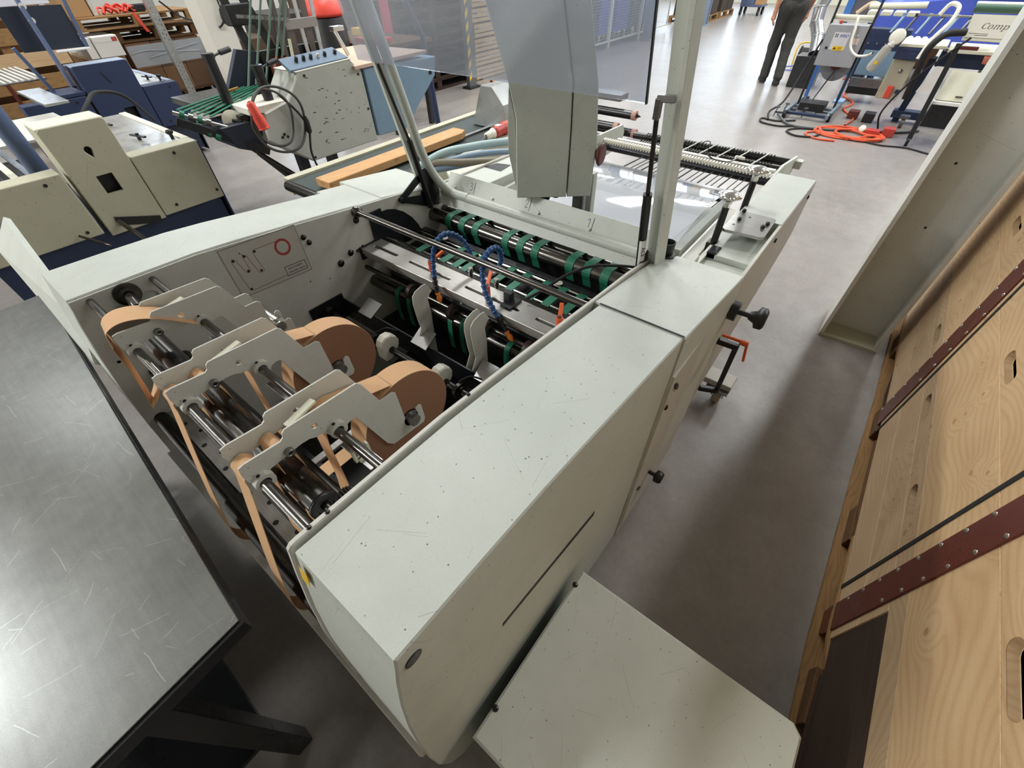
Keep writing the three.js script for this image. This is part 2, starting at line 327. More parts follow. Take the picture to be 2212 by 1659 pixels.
// right cover
{
  const c = part(mc, 'side_cover', skew(flat(prism(coverShape(), -0.383, -0.1765, 'x', 0.003)), -0.383, 0.0125, -0.1765, 0.026), M.paint);
  const sideX = (z) => -0.1763 + 0.026 * Math.max(0, -z);
  part(c, 'slot', bar([-0.172, 0.758, -0.153], [-0.1625, 0.682, -0.504], 0.004, 0.016, [0, 1, 0], 0.0015), M.black, { label: 'long black slot in the side of the cover' });
  part(c, 'plug', annulusX(-0.004, 1.075, 0, 0.013, -0.178, -0.1745), M.dark);
  part(c, 'paint_chip', prism([[0.0185, 1.106], [0.0195, 1.1], [0.023, 1.085], [0.026, 1.072], [0.0235, 1.08], [0.019, 1.093]].map(([z, y]) => [z + 0.0012, y]), -0.372, -0.352, 'x'), M.yellow, { label: 'yellow paint smear on the front face' });
  // doors, latches and knob low on the right side
  for (const [z0, z1, y0, y1] of [[-0.81, -1.27, 0.1, 0.93]]) {
    const d = part(mc, 'access_door', box(-0.158, -0.1465, y0, y1, z1, z0, 0.003), M.paintSide);
    for (const [z, y] of [[-0.86, 0.86], [-0.88, 0.30]]) part(d, 'latch', prism(oval(z, y, 0.034, 0.008, 10, 0.9), -0.149, -0.1425, 'x'), M.black);
    part(d, 'screw', lathe([[0, 0.006], [0.007, 0.004], [0.009, 0]], [-0.146, 0.80, -0.83], [1, 0, 0], 12), M.darkSteel);
    part(d, 'knob', [rod([-0.147, 0.31, -0.96], [-0.115, 0.31, -0.96], 0.008), lathe([[0, 0.03], [0.018, 0.03], [0.024, 0.022], [0.024, 0.004], [0.012, 0]], [-0.122, 0.31, -0.96], [1, 0, 0], 12)], M.blackPlastic);
  }
  // rear piece of the right cover with a cut for the guard hinge
  const rear = prism([[-0.39, -0.804], [-0.385, -1.215], [-0.352, -1.215], [-0.345, -1.245], [-0.141, -1.245], [-0.152, -0.804]].map(([x, z]) => [x, z]), 0.35, 1.0, 'y', 0.003);
  { const p = rear.attributes.position; for (let i = 0; i < p.count; i++) { const y = p.getY(i), z = p.getZ(i); p.setY(i, 0.35 + (y - 0.35) * (top(Math.max(z, -1.24)) - 0.35) / 0.65); } rear.computeVertexNormals(); }
  part(mc, 'side_cover', rear, M.paint);
  part(mc, 'side_panel', prism([[-0.8, 0.03], [-0.8, 0.36], [-1.3, 0.36], [-1.3, 0.05], [-1.0, 0.03]], -0.39, -0.15, 'x', 0.003), M.paintSide);
  part(mc, 'cover_seam', bar([-0.372, 1.0625, -0.802], [-0.156, 1.0625, -0.802], 0.004, 0.002), M.black);
  // inner side plate whose edge shows as a thin lip beside the cover
  part(mc, 'side_plate', prism([[0.016, 1.118], ...frontCurve.slice(2, 7).map(([z, y]) => [z + 0.003, y]), [0.03, 0.45], [-1.24, 0.45], [-1.24, 1.003], [-1.0, 1.043], [-0.8, 1.063], [-0.5, 1.095], [-0.28, 1.116], [0.0, 1.124], [0.01, 1.123]], -0.3995, -0.3895, 'x', 0.002), M.paintPlate);
  for (const z of [-0.02, -0.05, -0.35]) part(mc, 'screw', lathe([[0, 0.002], [0.004, 0.0015], [0.004, 0]], [-0.3945, top(z) + 0.0035, z], [0, 1, 0], 10), M.darkSteel);
}
// drive box attached low on the right side
{
  const g = prism([[-0.143, 0.014], [-0.139, -0.462], [0.43, -0.468], [0.45, -0.45], [0.45, 0.014]], 0.04, 0.42, 'y', 0.006);
  const b = part(mc, 'drive_cover', g, M.paint, { label: 'low box with flat lid on the right side' });
  for (const [x, z] of [[-0.135, -0.415], [-0.135, -0.06]]) part(b, 'screw', lathe([[0, 0.004], [0.006, 0.003], [0.008, 0]], [x, 0.42, z], [0, 1, 0], 12), M.darkSteel);
  part(b, 'lid_hole', prism(slotShape(-0.427, 0.30, -0.408, 0.30, 0.006).map(([z, y]) => [z + 0.0, y + 0.09]), 0.4475, 0.4515, 'x'), M.black);
}
// left cover, its rear piece and the inner wall
{
  part(mc, 'side_cover', skew(flat(prism(coverShape(), -1.567, XL, 'x', 0.003)), -1.567, 0.02, XL, 0), M.paint);
  const rear = prism([[-1.62, -0.924], [-1.66, -1.24], [XL, -1.24], [XL, -0.924]], 0.35, 1.0, 'y', 0.003);
  { const p = rear.attributes.position; for (let i = 0; i < p.count; i++) { const y = p.getY(i), z = p.getZ(i); p.setY(i, 0.35 + (y - 0.35) * (top(Math.max(z, -1.24)) - 0.35) / 0.65); } rear.computeVertexNormals(); }
  part(mc, 'side_cover', rear, M.paint);
  part(mc, 'side_cover', [prism([[-0.8, 0.03], [-0.8, 1.058], [-0.92, 1.046], [-0.92, 0.03]], -1.583, XL, 'x', 0.002)], M.paint);
  const wallHoles = [oval(-0.128, 1.052, 0.026, 0.02), oval(-0.066, 1.045, 0.026, 0.02), oval(-0.385, 1.03, 0.005, 0.005, 8), oval(-0.4, 1.0, 0.004, 0.004, 8), oval(-0.55, 0.885, 0.003, 0.003, 8), oval(-0.62, 0.86, 0.003, 0.003, 8), oval(0.02, 0.93, 0.005, 0.005, 8)];
  const wp = part(mc, 'side_plate', prism([[0.012, 1.116], [0.027, 1.05], [0.044, 0.962], [0.061, 0.85], [0.076, 0.715], [0.085, 0.6], [0.05, 0.45], [-1.24, 0.45], [-1.24, 0.998], [-1.0, 1.036], [-0.8, 1.056], [-0.5, 1.088], [-0.28, 1.109]], XL, XL + 0.006, 'x', 0.001, wallHoles), M.paintPlate);
  part(mc, 'backing_plate', box(XL - 0.002, XL, 0.5, 1.0, -1.2, 0.03), M.black);
  // printed threading diagram
  const dia = canvasTex(1024, 640, (g, w, h) => {
    g.clearRect(0, 0, w, h); g.fillStyle = '#bdb9ae'; g.fillRect(0, 0, w, h);
    g.strokeStyle = '#3a302a'; g.lineWidth = 5; g.strokeRect(6, 6, w - 12, h - 12);
    const P = { a: [112, 170], b: [258, 160], c: [400, 145], d: [222, 340], e: [372, 392], f: [150, 566] };
    g.strokeStyle = '#7b3a34'; g.lineWidth = 6; g.beginPath();
    const seq = [[760, 118], [400, 122], [372, 150], [410, 400], [372, 418], [336, 400], [285, 160], [250, 135], [236, 165], [250, 345], [220, 362], [192, 350], [140, 165], [110, 148], [88, 170], [128, 570], [160, 590], [1000, 566]];
    seq.forEach(([x, y], i) => i ? g.lineTo(x, y) : g.moveTo(x, y)); g.stroke();
    g.fillStyle = '#17120f'; for (const k in P) { g.beginPath(); g.arc(P[k][0], P[k][1], 17, 0, 7); g.fill(); }
    g.strokeStyle = '#17120f'; g.lineWidth = 4; g.beginPath(); g.moveTo(258, 160); g.lineTo(228, 112); g.stroke(); g.beginPath(); g.arc(226, 108, 8, 0, 7); g.fill();
    g.strokeStyle = '#a5423c'; g.lineWidth = 32; g.beginPath(); g.arc(760, 212, 94, 0, 7); g.stroke();
    g.fillStyle = '#c6c2b7'; g.strokeStyle = '#1d1815'; g.lineWidth = 8; g.fillRect(668, 470, 300, 120); g.strokeRect(668, 470, 300, 120);
    g.fillStyle = '#1d1815'; g.font = 'bold 36px sans-serif'; g.textAlign = 'center'; g.fillText('HEIZSTEMPEL', 818, 520); g.fillText('SEALING HEAD', 818, 568);
  });
  const d = new THREE.PlaneGeometry(0.24, 0.16); d.rotateY(Math.PI / 2); { const p = d.attributes.position; for (let i = 0; i < p.count; i++) p.setY(i, p.getY(i) + 0.06 * p.getZ(i)); }
  d.translate(XL + 0.0066, 1.01, -0.452);
  part(wp, 'threading_diagram', d, std('#ffffff', 0.55, 0, { map: dia }), { keepUV: true, label: 'printed threading diagram with red ring and boxed German and English text' });
  for (const [z, y, r] of [[-0.585, 1.035, 0.009], [-0.597, 1.012, 0.009], [-0.73, 0.915, 0.012], [-0.68, 0.895, 0.013], [-0.76, 0.91, 0.006], [-0.785, 0.915, 0.007], [-0.79, 1.015, 0.012], [-0.02, 1.0, 0.013]])
    part(wp, 'bolt', lathe([[0, 0.008], [r * 0.6, 0.007], [r * 0.62, 0.003], [r, 0.0025], [r, 0]], [XL + 0.006, y, z], [1, 0, 0], 14), M.darkSteel);
  part(wp, 'cover_disc', prism([[-0.891, 1.006], [-0.93, 1.004], [-0.965, 0.992], [-1.0, 0.97], [-1.035, 0.935], [-1.06, 0.895], [-1.078, 0.849], [-0.98, 0.85], [-0.887, 0.915]], XL + 0.006, XL + 0.010, 'x'), M.dark);
  // ledge with rivets that runs out to the left
  part(mc, 'shade_panel', box(-3.2, -1.57, 0.02, 0.83, 0.0, 0.04, 0.002), M.black);  // black panel added in place of the shaded floor below the ledge
  const led = part(mc, 'front_ledge', quadPatch([[-2.75, 0.93, -0.035], [-1.57, 0.95, 0.012], [-1.5, 0.86, 0.055], [-2.75, 0.83, 0.06]], 0.02), M.paint);
  for (const [t, u] of [[0.2, 0.25], [0.27, 0.3], [0.42, 0.3], [0.5, 0.3], [0.66, 0.35], [0.78, 0.5], [0.84, 0.55]]) { const x = -2.75 + 1.18 * t, y = 0.93 + 0.02 * t - 0.09 * u, z = -0.035 + 0.047 * t + 0.07 * u; part(led, 'rivet', lathe([[0, 0.004], [0.004, 0.003], [0.006, 0]], [x, y + 0.003, z + 0.003], [0, 0.7, 0.7], 8), M.steel); }
}
// base and inner floor of the machine
part(mc, 'base_tray', [box(XL, XR, 0.3, 0.33, -1.3, 0.03), box(XL, XR, 0.05, 0.88, -1.262, -1.25)], M.black);
part(mc, 'cross_member', box(XL + 0.006, XR - 0.004, 0.5, 0.56, -0.5, -0.44, 0.004), M.dark);
part(mc, 'cross_member', box(XL + 0.006, XR - 0.004, 0.44, 0.5, -0.2, -0.14, 0.004), M.dark);
for (const x of [-1.16, -0.93, -0.72, -0.5]) part(mc, 'lower_rail', box(x - 0.012, x + 0.012, 0.6, 0.612, -0.62, -0.06, 0.002), M.alu);
part(mc, 'front_cross_bar', box(-1.36, -0.185, 0.55, 0.585, 0.06, 0.098, 0.003), M.paintPlate);
{
  const g = box(XL + 0.006, -0.4, 0.705, 0.72, -0.045, 0.022, 0.002);
  const b = part(mc, 'perforated_bar', g, M.alu);
  for (let i = 0; i < 14; i++) { const x = -1.26 + i * 0.063; part(b, 'hole', lathe([[0, 0.0006], [0.0055, 0.0006], [0.0075, 0]], [x, 0.72, i % 2 ? -0.012 : 0.008], [0, 1, 0], 10), M.black); }
}
// rods and rollers across the bed
part(mc, 'front_rod', rod([XL, 1.1, -0.024], [XR, 1.1, -0.02], 0.0088, 18), M.rodSteel);
part(mc, 'rear_rod', rod([XL, 1.093, -0.162], [XR, 1.093, -0.155], 0.0088, 18), M.rodSteel);
{
  const r = part(mc, 'guide_roller', [rod([XL + 0.03, 1.045, -0.066], [-0.46, 1.045, -0.062], 0.0235, 24), rod([-0.46, 1.05, -0.062], [XR, 1.05, -0.062], 0.008, 12)], M.darkSteel);
  part(r, 'end_ring', lathe([[0.013, 0], [0.026, 0], [0.026, 0.008], [0.015, 0.01]], [-0.468, 1.045, -0.062], [1, 0, 0], 22), M.dark);
  part(r, 'bearing', [annulusX(-0.095, 1.085, 0.016, 0.03, XL + 0.006, XL + 0.012, 24), annulusX(-0.095, 1.085, 0.012, 0.02, XL + 0.012, XL + 0.02, 24), rod([XL, 1.085, -0.095], [XL + 0.08, 1.075, -0.09], 0.0125)], M.rodSteel);
}
part(mc, 'guide_roller', rod([XL + 0.01, 0.86, -0.11], [XR, 0.86, -0.11], 0.018, 18), M.darkSteel);
part(mc, 'guide_roller', rod([XL + 0.01, 0.86, -0.03], [XR, 0.86, -0.03], 0.018, 18), M.darkSteel);
part(mc, 'front_roller', [rod([XL + 0.006, 0.715, 0.04], [-0.9, 0.71, 0.042], 0.019, 20), rod([-0.9, 0.71, 0.042], [-0.365, 0.71, 0.046], 0.027, 24)], M.darkSteel);
{
  const n = part(mc, 'adjusting_knob', lathe([[0, 0.03], [0.016, 0.03], [0.019, 0.026], [0.019, 0.002], [0.016, 0]], [-0.487, 1.0, -0.098], [1, 0, 0], 20), M.darkSteel);
  for (let i = 0; i < 20; i++) { const t = i / 20 * 6.283; part(n, 'ridge', rod([-0.485, 1.0 + 0.0195 * Math.sin(t), -0.098 + 0.0195 * Math.cos(t)], [-0.459, 1.0 + 0.0195 * Math.sin(t), -0.098 + 0.0195 * Math.cos(t)], 0.0018, 5), M.steel); }
}
// guide plates in three pairs, with the collars that clamp them on the rods
const plateOutline = [[-0.003, 1.128], [-0.006, 1.146], [-0.016, 1.148], [-0.074, 1.142], [-0.08, 1.146], [-0.082, 1.154], [-0.088, 1.159], [-0.224, 1.151], [-0.231, 1.144], [-0.255, 1.076], [-0.284, 1.075], [-0.291, 1.068], [-0.293, 1.011], [-0.294, 0.98], [-0.302, 0.959], [-0.314, 0.957], [-0.322, 0.965], [-0.325, 0.988], [-0.334, 0.992], [-0.341, 0.985], [-0.342, 0.941], [-0.336, 0.931], [-0.25, 0.94], [-0.237, 0.957], [-0.199, 1.081], [-0.19, 1.083], [-0.17, 1.077], [-0.15, 1.077], [-0.135, 1.1], [-0.124, 1.101], [-0.112, 1.108], [-0.097, 1.11], [-0.038, 1.106], [-0.035, 1.088], [-0.013, 1.086], [-0.005, 1.11]];
const plateGeo = flat(prism(plateOutline, -0.002, 0.002, 'x', 0.0006, [ring2(-0.13, 1.126, 0.0065, 12), ring2(-0.205, 1.12, 0.002, 8)]));
const PLATES = [[-1.121, -1], [-1.063, 1], [-0.863, -1], [-0.805, 1], [-0.602, -1], [-0.545, 1]];
const collarGeo = (sx) => [annulusX(0, 0, 0.009, 0.0165, sx > 0 ? 0.002 : -0.014, sx > 0 ? 0.014 : -0.002, 22)];
PLATES.forEach(([x, s], i) => {
  const p = part(mc, 'guide_plate', plateGeo.clone().translate(x, 0, 0), M.paintPlate);
  for (const [z, y] of [[-0.0225, 1.1], [-0.159, 1.093]]) {
    const c = part(p, 'collar', collarGeo(s).map((g) => g.translate(x, y, z)), M.paintPlate);
    part(p, 'set_screw', lathe([[0, 0.001], [0.003, 0.001], [0.0034, 0]], [x + s * 0.008, y + 0.0165, z + 0.003], [0, 1, 0.15], 8), M.black);
  }
  if (s > 0) {
    part(p, 'bolt', lathe([[0.0035, 0.004], [0.0035, 0.009], [0.0078, 0.009], [0.0078, 0]], [x + 0.002, 1.116, -0.075], [1, 0, 0], 16), M.steel);
    part(p, 'spacer_tag', bar([x - 0.026, 1.136, -0.098], [x - 0.036, 1.141, -0.158], 0.014, 0.005, [0, 1, 0], 0.001), M.cream, { label: 'pale spacer block between the two plates' });
    part(p, 'tape_pin', rod([x - 0.056, 1.112, -0.112], [x - 0.003, 1.112, -0.112], 0.007, 14), M.steel);
  }
});
// flat bars with clips under the rear rod
for (const [x0, x1] of [[-1.058, -0.87], [-0.8, -0.61], [-0.54, -0.452]]) {
  const b = part(mc, 'scale_bar', [box(x0, x1, 1.048, 1.0505, -0.178, -0.15, 0.0006), box(x0, x1, 1.037, 1.048, -0.178, -0.1755)], M.aluBright);
  for (const f of [0.55, 0.6]) part(b, 'clip', [box(x0 + (x1 - x0) * f, x0 + (x1 - x0) * f + 0.009, 1.05, 1.082, f < 0.58 ? -0.149 : -0.176, f < 0.58 ? -0.144 : -0.171, 0.001), box(x0 + (x1 - x0) * f, x0 + (x1 - x0) * f + 0.009, 1.05, 1.055, -0.17, -0.149, 0.001)], M.cream);
}
part(mc, 'tape_core', [rod([-1.205, 0.975, -0.31], [-1.08, 0.975, -0.31], 0.021, 22), rod([-1.08, 0.975, -0.31], [-1.066, 0.975, -0.31], 0.015, 18)], M.chrome, { label: 'empty chrome tape core between the left plates' });
// shaft with plastic cams and collars, angle bar with tabs
{
  const s = part(mc, 'cam_shaft', [rod([XL, 0.756, -0.563], [XR, 0.756, -0.563], 0.0125, 18), rod([XL + 0.006, 0.756, -0.563], [XL + 0.05, 0.756, -0.563], 0.024, 18)], M.darkSteel);
  for (const x of [-1.015, -0.765]) part(s, 'cam', prism([[-0.535, 0.722], [-0.528, 0.735], [-0.528, 0.785], [-0.537, 0.802], [-0.553, 0.812], [-0.575, 0.81], [-0.592, 0.796], [-0.6, 0.775], [-0.596, 0.756], [-0.585, 0.745], [-0.572, 0.74], [-0.556, 0.72]], x, x + 0.034, 'x', 0.004), M.whitePlastic);
  for (const x of [-1.062, -0.678]) {
    const c = part(s, 'clamp_collar', [annulusX(-0.563, 0.756, 0.012, 0.028, x, x + 0.012), annulusX(-0.563, 0.756, 0.012, 0.02, x + 0.012, x + 0.018)], M.darkSteel);
    part(c, 'wire', cable([[x, 0.785, -0.57], [x + 0.02, 0.795, -0.6], [x + 0.05, 0.785, -0.62]], 0.003, 12, 5), M.black);
  }
  const a = part(mc, 'angle_bar', [box(XL + 0.006, XR, 0.69, 0.775, -0.637, -0.632), box(XL + 0.006, XR, 0.69, 0.694, -0.68, -0.637), box(XL + 0.006, XL + 0.012, 0.69, 0.79, -0.64, -0.5)], M.dark);
  for (const x of [-1.215, -0.935, -0.655]) part(a, 'tab', quadPatch([[x - 0.026, 0.79, -0.685], [x + 0.048, 0.79, -0.685], [x + 0.066, 0.776, -0.615], [x - 0.006, 0.776, -0.615]].reverse(), 0.003), M.aluBright);
}
// lower belt roller with green belts, drive wheels and white curved guides
{
  const r = part(mc, 'belt_roller', [rod([XL, 0.767, -0.795], [XR, 0.767, -0.795], 0.0235, 24)], M.rodSteel);
  const beltGeo = () => prism([...Array.from({ length: 9 }, (_, i) => { const t = 1.2 - i / 8 * 2.3; return [-0.795 - 0.0258 * Math.cos(t - 3.1416) * -1, 0.767 + 0.0258 * Math.sin(t)]; })].map(([z, y]) => [z, y]).concat([[-0.777, 0.66], [-0.779, 0.66]]), 0, 0.019, 'x');
  for (const x of [-1.19, -1.125, -0.91, -0.855, -0.655, -0.6]) {
    const pts = []; for (let i = 0; i <= 8; i++) { const t = 2.2 - i / 8 * 2.2; pts.push([x, 0.767 + 0.0255 * Math.sin(t), -0.795 + 0.0255 * Math.cos(t)]); } pts.push([x, 0.72, -0.766], [x, 0.66, -0.77]);
    part(r, 'belt', ribbon(pts, pts.map(() => [0.0105, 0, 0]), 0.002), M.belt);
  }
  const s = part(mc, 'drive_shaft', [rod([XL, 0.835, -0.775], [XR, 0.835, -0.775], 0.0085, 14), rod([XL, 0.86, -0.83], [XR, 0.86, -0.83], 0.011, 14)], M.rodSteel);
  for (const x of [-1.085, -0.885, -0.735, -0.572]) { const w = part(s, 'drive_wheel', lathe([[0.0085, 0], [0.026, 0], [0.028, 0.002], [0.028, 0.018], [0.026, 0.02], [0.0085, 0.02]], [x, 0.838, -0.762], [1, 0, 0], 24), M.wheelBrown); part(w, 'hub', annulusX(-0.762, 0.838, 0.0085, 0.02, x + 0.02, x + 0.023), M.steel); }
  const curve = [[-0.715, 0.95], [-0.697, 0.952], [-0.668, 0.945], [-0.655, 0.932], [-0.652, 0.905], [-0.657, 0.845], [-0.662, 0.809], [-0.64, 0.77], [-0.632, 0.735], [-0.66, 0.66], [-0.71, 0.66], [-0.713, 0.80], [-0.716, 0.84], [-0.712, 0.895], [-0.724, 0.91], [-0.735, 0.915]];
  for (const x of [-0.932, -0.713, -0.688]) part(mc, 'curved_guide', prism(curve, x - 0.002, x + 0.002, 'x', 0.0008), M.paintPlate, x === -0.932 ? { label: 'curved guide plate standing alone' } : {});
  part(mc, 'black_guard', [box(-1.3, -0.42, 0.62, 0.8, -0.85, -0.84), box(-1.3, -0.42, 0.62, 0.625, -0.84, -0.72)], M.black);
}
// slotted aluminium beam with clamp levers and air hoses
{
  const y0 = 0.882, y1 = 0.914, z0 = -0.868, z1 = -0.772;
  const slots = [[-1.315, -1.2], [-1.125, -0.935], [-0.855, -0.645], [-0.572, -0.44]];
  const b = part(mc, 'slotted_beam', [prism([[XL + 0.006, z1], [XR, z1], [XR, z0], [XL + 0.006, z0]], y0 + 0.012, y1, 'y', 0.0015, slots.map(([a, c]) => slotShape(-0.818, a, -0.818, c, 0.006).map(([z, x]) => [x, z]))), box(XL + 0.006, XR, y0, y0 + 0.012, z0, z1 - 0.006), box(XL + 0.006, XR, y0 - 0.012, y0 + 0.006, z0, z1 - 0.014)], M.alu);
  part(b, 'slot_bed', box(XL + 0.02, XR - 0.02, y0 + 0.0125, y0 + 0.0135, -0.826, -0.81), M.black);
  part(b, 'rear_strip', box(XL + 0.006, XR, y0 - 0.01, y1 - 0.004, z0 - 0.022, z0 - 0.001), M.darkSteel);
  part(b, 'end_bracket', [box(XL + 0.006, XL + 0.014, y0 - 0.012, y1 + 0.004, z0 - 0.02, z1 + 0.006), box(XL + 0.006, XL + 0.012, 0.91, 1.02, -0.9, -0.84, 0.002)], M.dark);
  for (const [x, tx, tz] of [[-1.005, 0.012, -0.055], [-0.757, -0.03, -0.06], [-0.49, -0.02, -0.04]]) {
    const l = part(b, 'clamp_lever', [rod([x, 0.925, -0.81], [x, 0.962, -0.81], 0.0095, 16), bar([x, 0.958, -0.81], [x + tx, 0.978, -0.81 + tz], 0.012, 0.009, [0, 1, 0], 0.003)], M.orange);
    part(l, 'stud', [rod([x, 0.91, -0.81], [x, 0.926, -0.81], 0.006, 12), rod([x, 0.962, -0.81], [x, 0.9645, -0.81], 0.006, 12)], M.black);
  }
  part(b, 'clamp_block', [box(-0.707, -0.68, 0.914, 0.95, -0.848, -0.826, 0.003), box(-0.7, -0.66, 0.914, 0.922, -0.86, -0.8, 0.002)], M.black);
  // segmented blue hoses: start fitting, arch, nozzle
  for (const [name, pts, fit] of [['a', [[-0.905, 0.955, -0.9], [-0.918, 0.985, -0.91], [-0.94, 1.02, -0.9], [-0.952, 1.045, -0.872], [-0.955, 1.055, -0.84], [-0.955, 1.045, -0.808], [-0.952, 1.02, -0.785], [-0.945, 0.985, -0.77], [-0.935, 0.945, -0.758], [-0.922, 0.905, -0.75]], [-0.905, -0.893]],
    ['b', [[-0.79, 0.955, -0.9], [-0.785, 0.99, -0.915], [-0.78, 1.025, -0.905], [-0.775, 1.05, -0.878], [-0.77, 1.055, -0.84], [-0.762, 1.04, -0.806], [-0.748, 1.01, -0.785], [-0.73, 0.975, -0.772], [-0.705, 0.94, -0.765], [-0.675, 0.905, -0.762], [-0.645, 0.87, -0.76]], [-0.79, -0.893]]]) {
    const cv = new THREE.CatmullRomCurve3(pts.map((p) => V(...p))), n = name === 'a' ? 21 : 25;
    const h = part(mc, 'air_hose', rod([fit[0], 0.9, fit[1]], [fit[0], 0.93, fit[1]], 0.0085, 14), M.chrome, { label: name === 'a' ? 'segmented blue air hose on the left' : 'segmented blue air hose on the right' });
    for (let i = 0; i < n; i++) {
      const p = cv.getPointAt((i + 0.5) / n), t = cv.getTangentAt((i + 0.5) / n), last = i > n - 4;
      part(h, 'segment', lathe([[0.004, -0.0085], [0.0076, -0.0078], [0.0082, -0.003], [0.0058, 0.0], [0.0086, 0.004], [0.0102, 0.0075], [0.0082, 0.0092], [0.004, 0.0092]], [p.x, p.y, p.z], [t.x, t.y, t.z], 14), last ? M.blackSatin : M.hoseBlue);
    }
    const e = pts[pts.length - 1], q = cv.getTangentAt(1);
    part(h, 'nozzle', lathe([[0.004, 0], [0.0085, 0.001], [0.009, 0.005], [0.006, 0.011], [0.0095, 0.02], [0.0095, 0.024], [0.002, 0.038], [0, 0.038]], e, [q.x + 0.25, q.y, q.z + 0.1], 16), M.orangeNozzle);
  }
}
// belt bed behind the beam
{
  part(mc, 'rear_bar', [rod([XL, 1.042, -0.8], [XR, 1.042, -0.8], 0.0105, 18), lathe([[0.011, 0.02], [0.018, 0.014], [0.02, 0]], [XL + 0.006, 1.042, -0.8], [1, 0, 0], 18)], M.rodSteel);
  const s = part(mc, 'chrome_rod', rod([XL, 0.868, -0.945], [XR, 0.868, -0.945], 0.006, 14), M.chrome);
  part(mc, 'chrome_rod', rod([XL, 0.868, -1.01], [XR, 0.868, -1.01], 0.006, 14), M.chrome);
  part(mc, 'chrome_rod', rod([XL, 0.868, -1.055], [XR, 0.868, -1.055], 0.005, 14), M.chrome);
  for (let i = 0; i < 6; i++) part(mc, 'bed_bar', box(-1.33 + i * 0.165, -1.23 + i * 0.165, 0.84, 0.846, -1.06, -0.9, 0.001), M.dark);
  part(mc, 'bed_plate', box(XL + 0.006, XR, 0.79, 0.8, -1.12, -0.88), M.black);
  part(mc, 'bed_rail', [box(XL + 0.006, XR, 0.845, 0.872, -1.095, -1.066, 0.002)], M.dark);
  const BX = [-1.237, -1.165, -1.093, -0.943, -0.873, -0.806, -0.658, -0.589, -0.521];
  const r = part(mc, 'belt_roller', [rod([XL, 0.905, -1.15], [XR, 0.905, -1.15], 0.027, 26), rod([XL, 0.905, -1.215], [XR, 0.905, -1.215], 0.018, 18)], M.rodSteel, { label: 'big rear roller carrying nine green belts' });
  const bp = []; for (let i = 0; i <= 10; i++) { const t = -0.7 + i / 10 * 2.3; bp.push([0, 0.905 + 0.0285 * Math.sin(t), -1.15 + 0.0285 * Math.cos(t)]); } bp.push([0, 0.93, -1.2], [0, 0.927, -1.26]); bp.unshift([0, 0.85, -1.14]);
  const bg = flat(ribbon(bp, bp.map(() => [0.0155, 0, 0]), 0.0022));
  for (const x of BX) part(r, 'belt', bg.clone().translate(x, 0, 0), M.belt);
  const lp = [[0, 0.862, -0.885], [0, 0.873, -0.93], [0, 0.8745, -0.98], [0, 0.8745, -1.03], [0, 0.868, -1.065], [0, 0.85, -1.075]];
  const lg = flat(ribbon(lp, lp.map(() => [0.0145, 0, 0]), 0.0022));
  for (const x of [-1.22, -1.09, -1.03, -0.985, -0.845, -0.775, -0.69, -0.625, -0.555]) part(s, 'belt', lg.clone().translate(x, 0, 0), M.belt);
  for (const [x, z] of [[-1.2, -1.06], [-0.885, -0.985], [-0.655, -1.06]]) part(mc, 'round_tab', rod([x, 0.878, z], [x, 0.88, z], 0.014, 18), M.paintPlate);
  part(mc, 'sensor_cable', cable([[-0.645, 0.93, -0.86], [-0.61, 0.955, -0.9], [-0.575, 0.985, -0.96], [-0.53, 1.0, -1.03], [-0.47, 0.995, -1.09], [-0.41, 0.99, -1.13]], 0.0045, 40, 8), M.rubber);
}
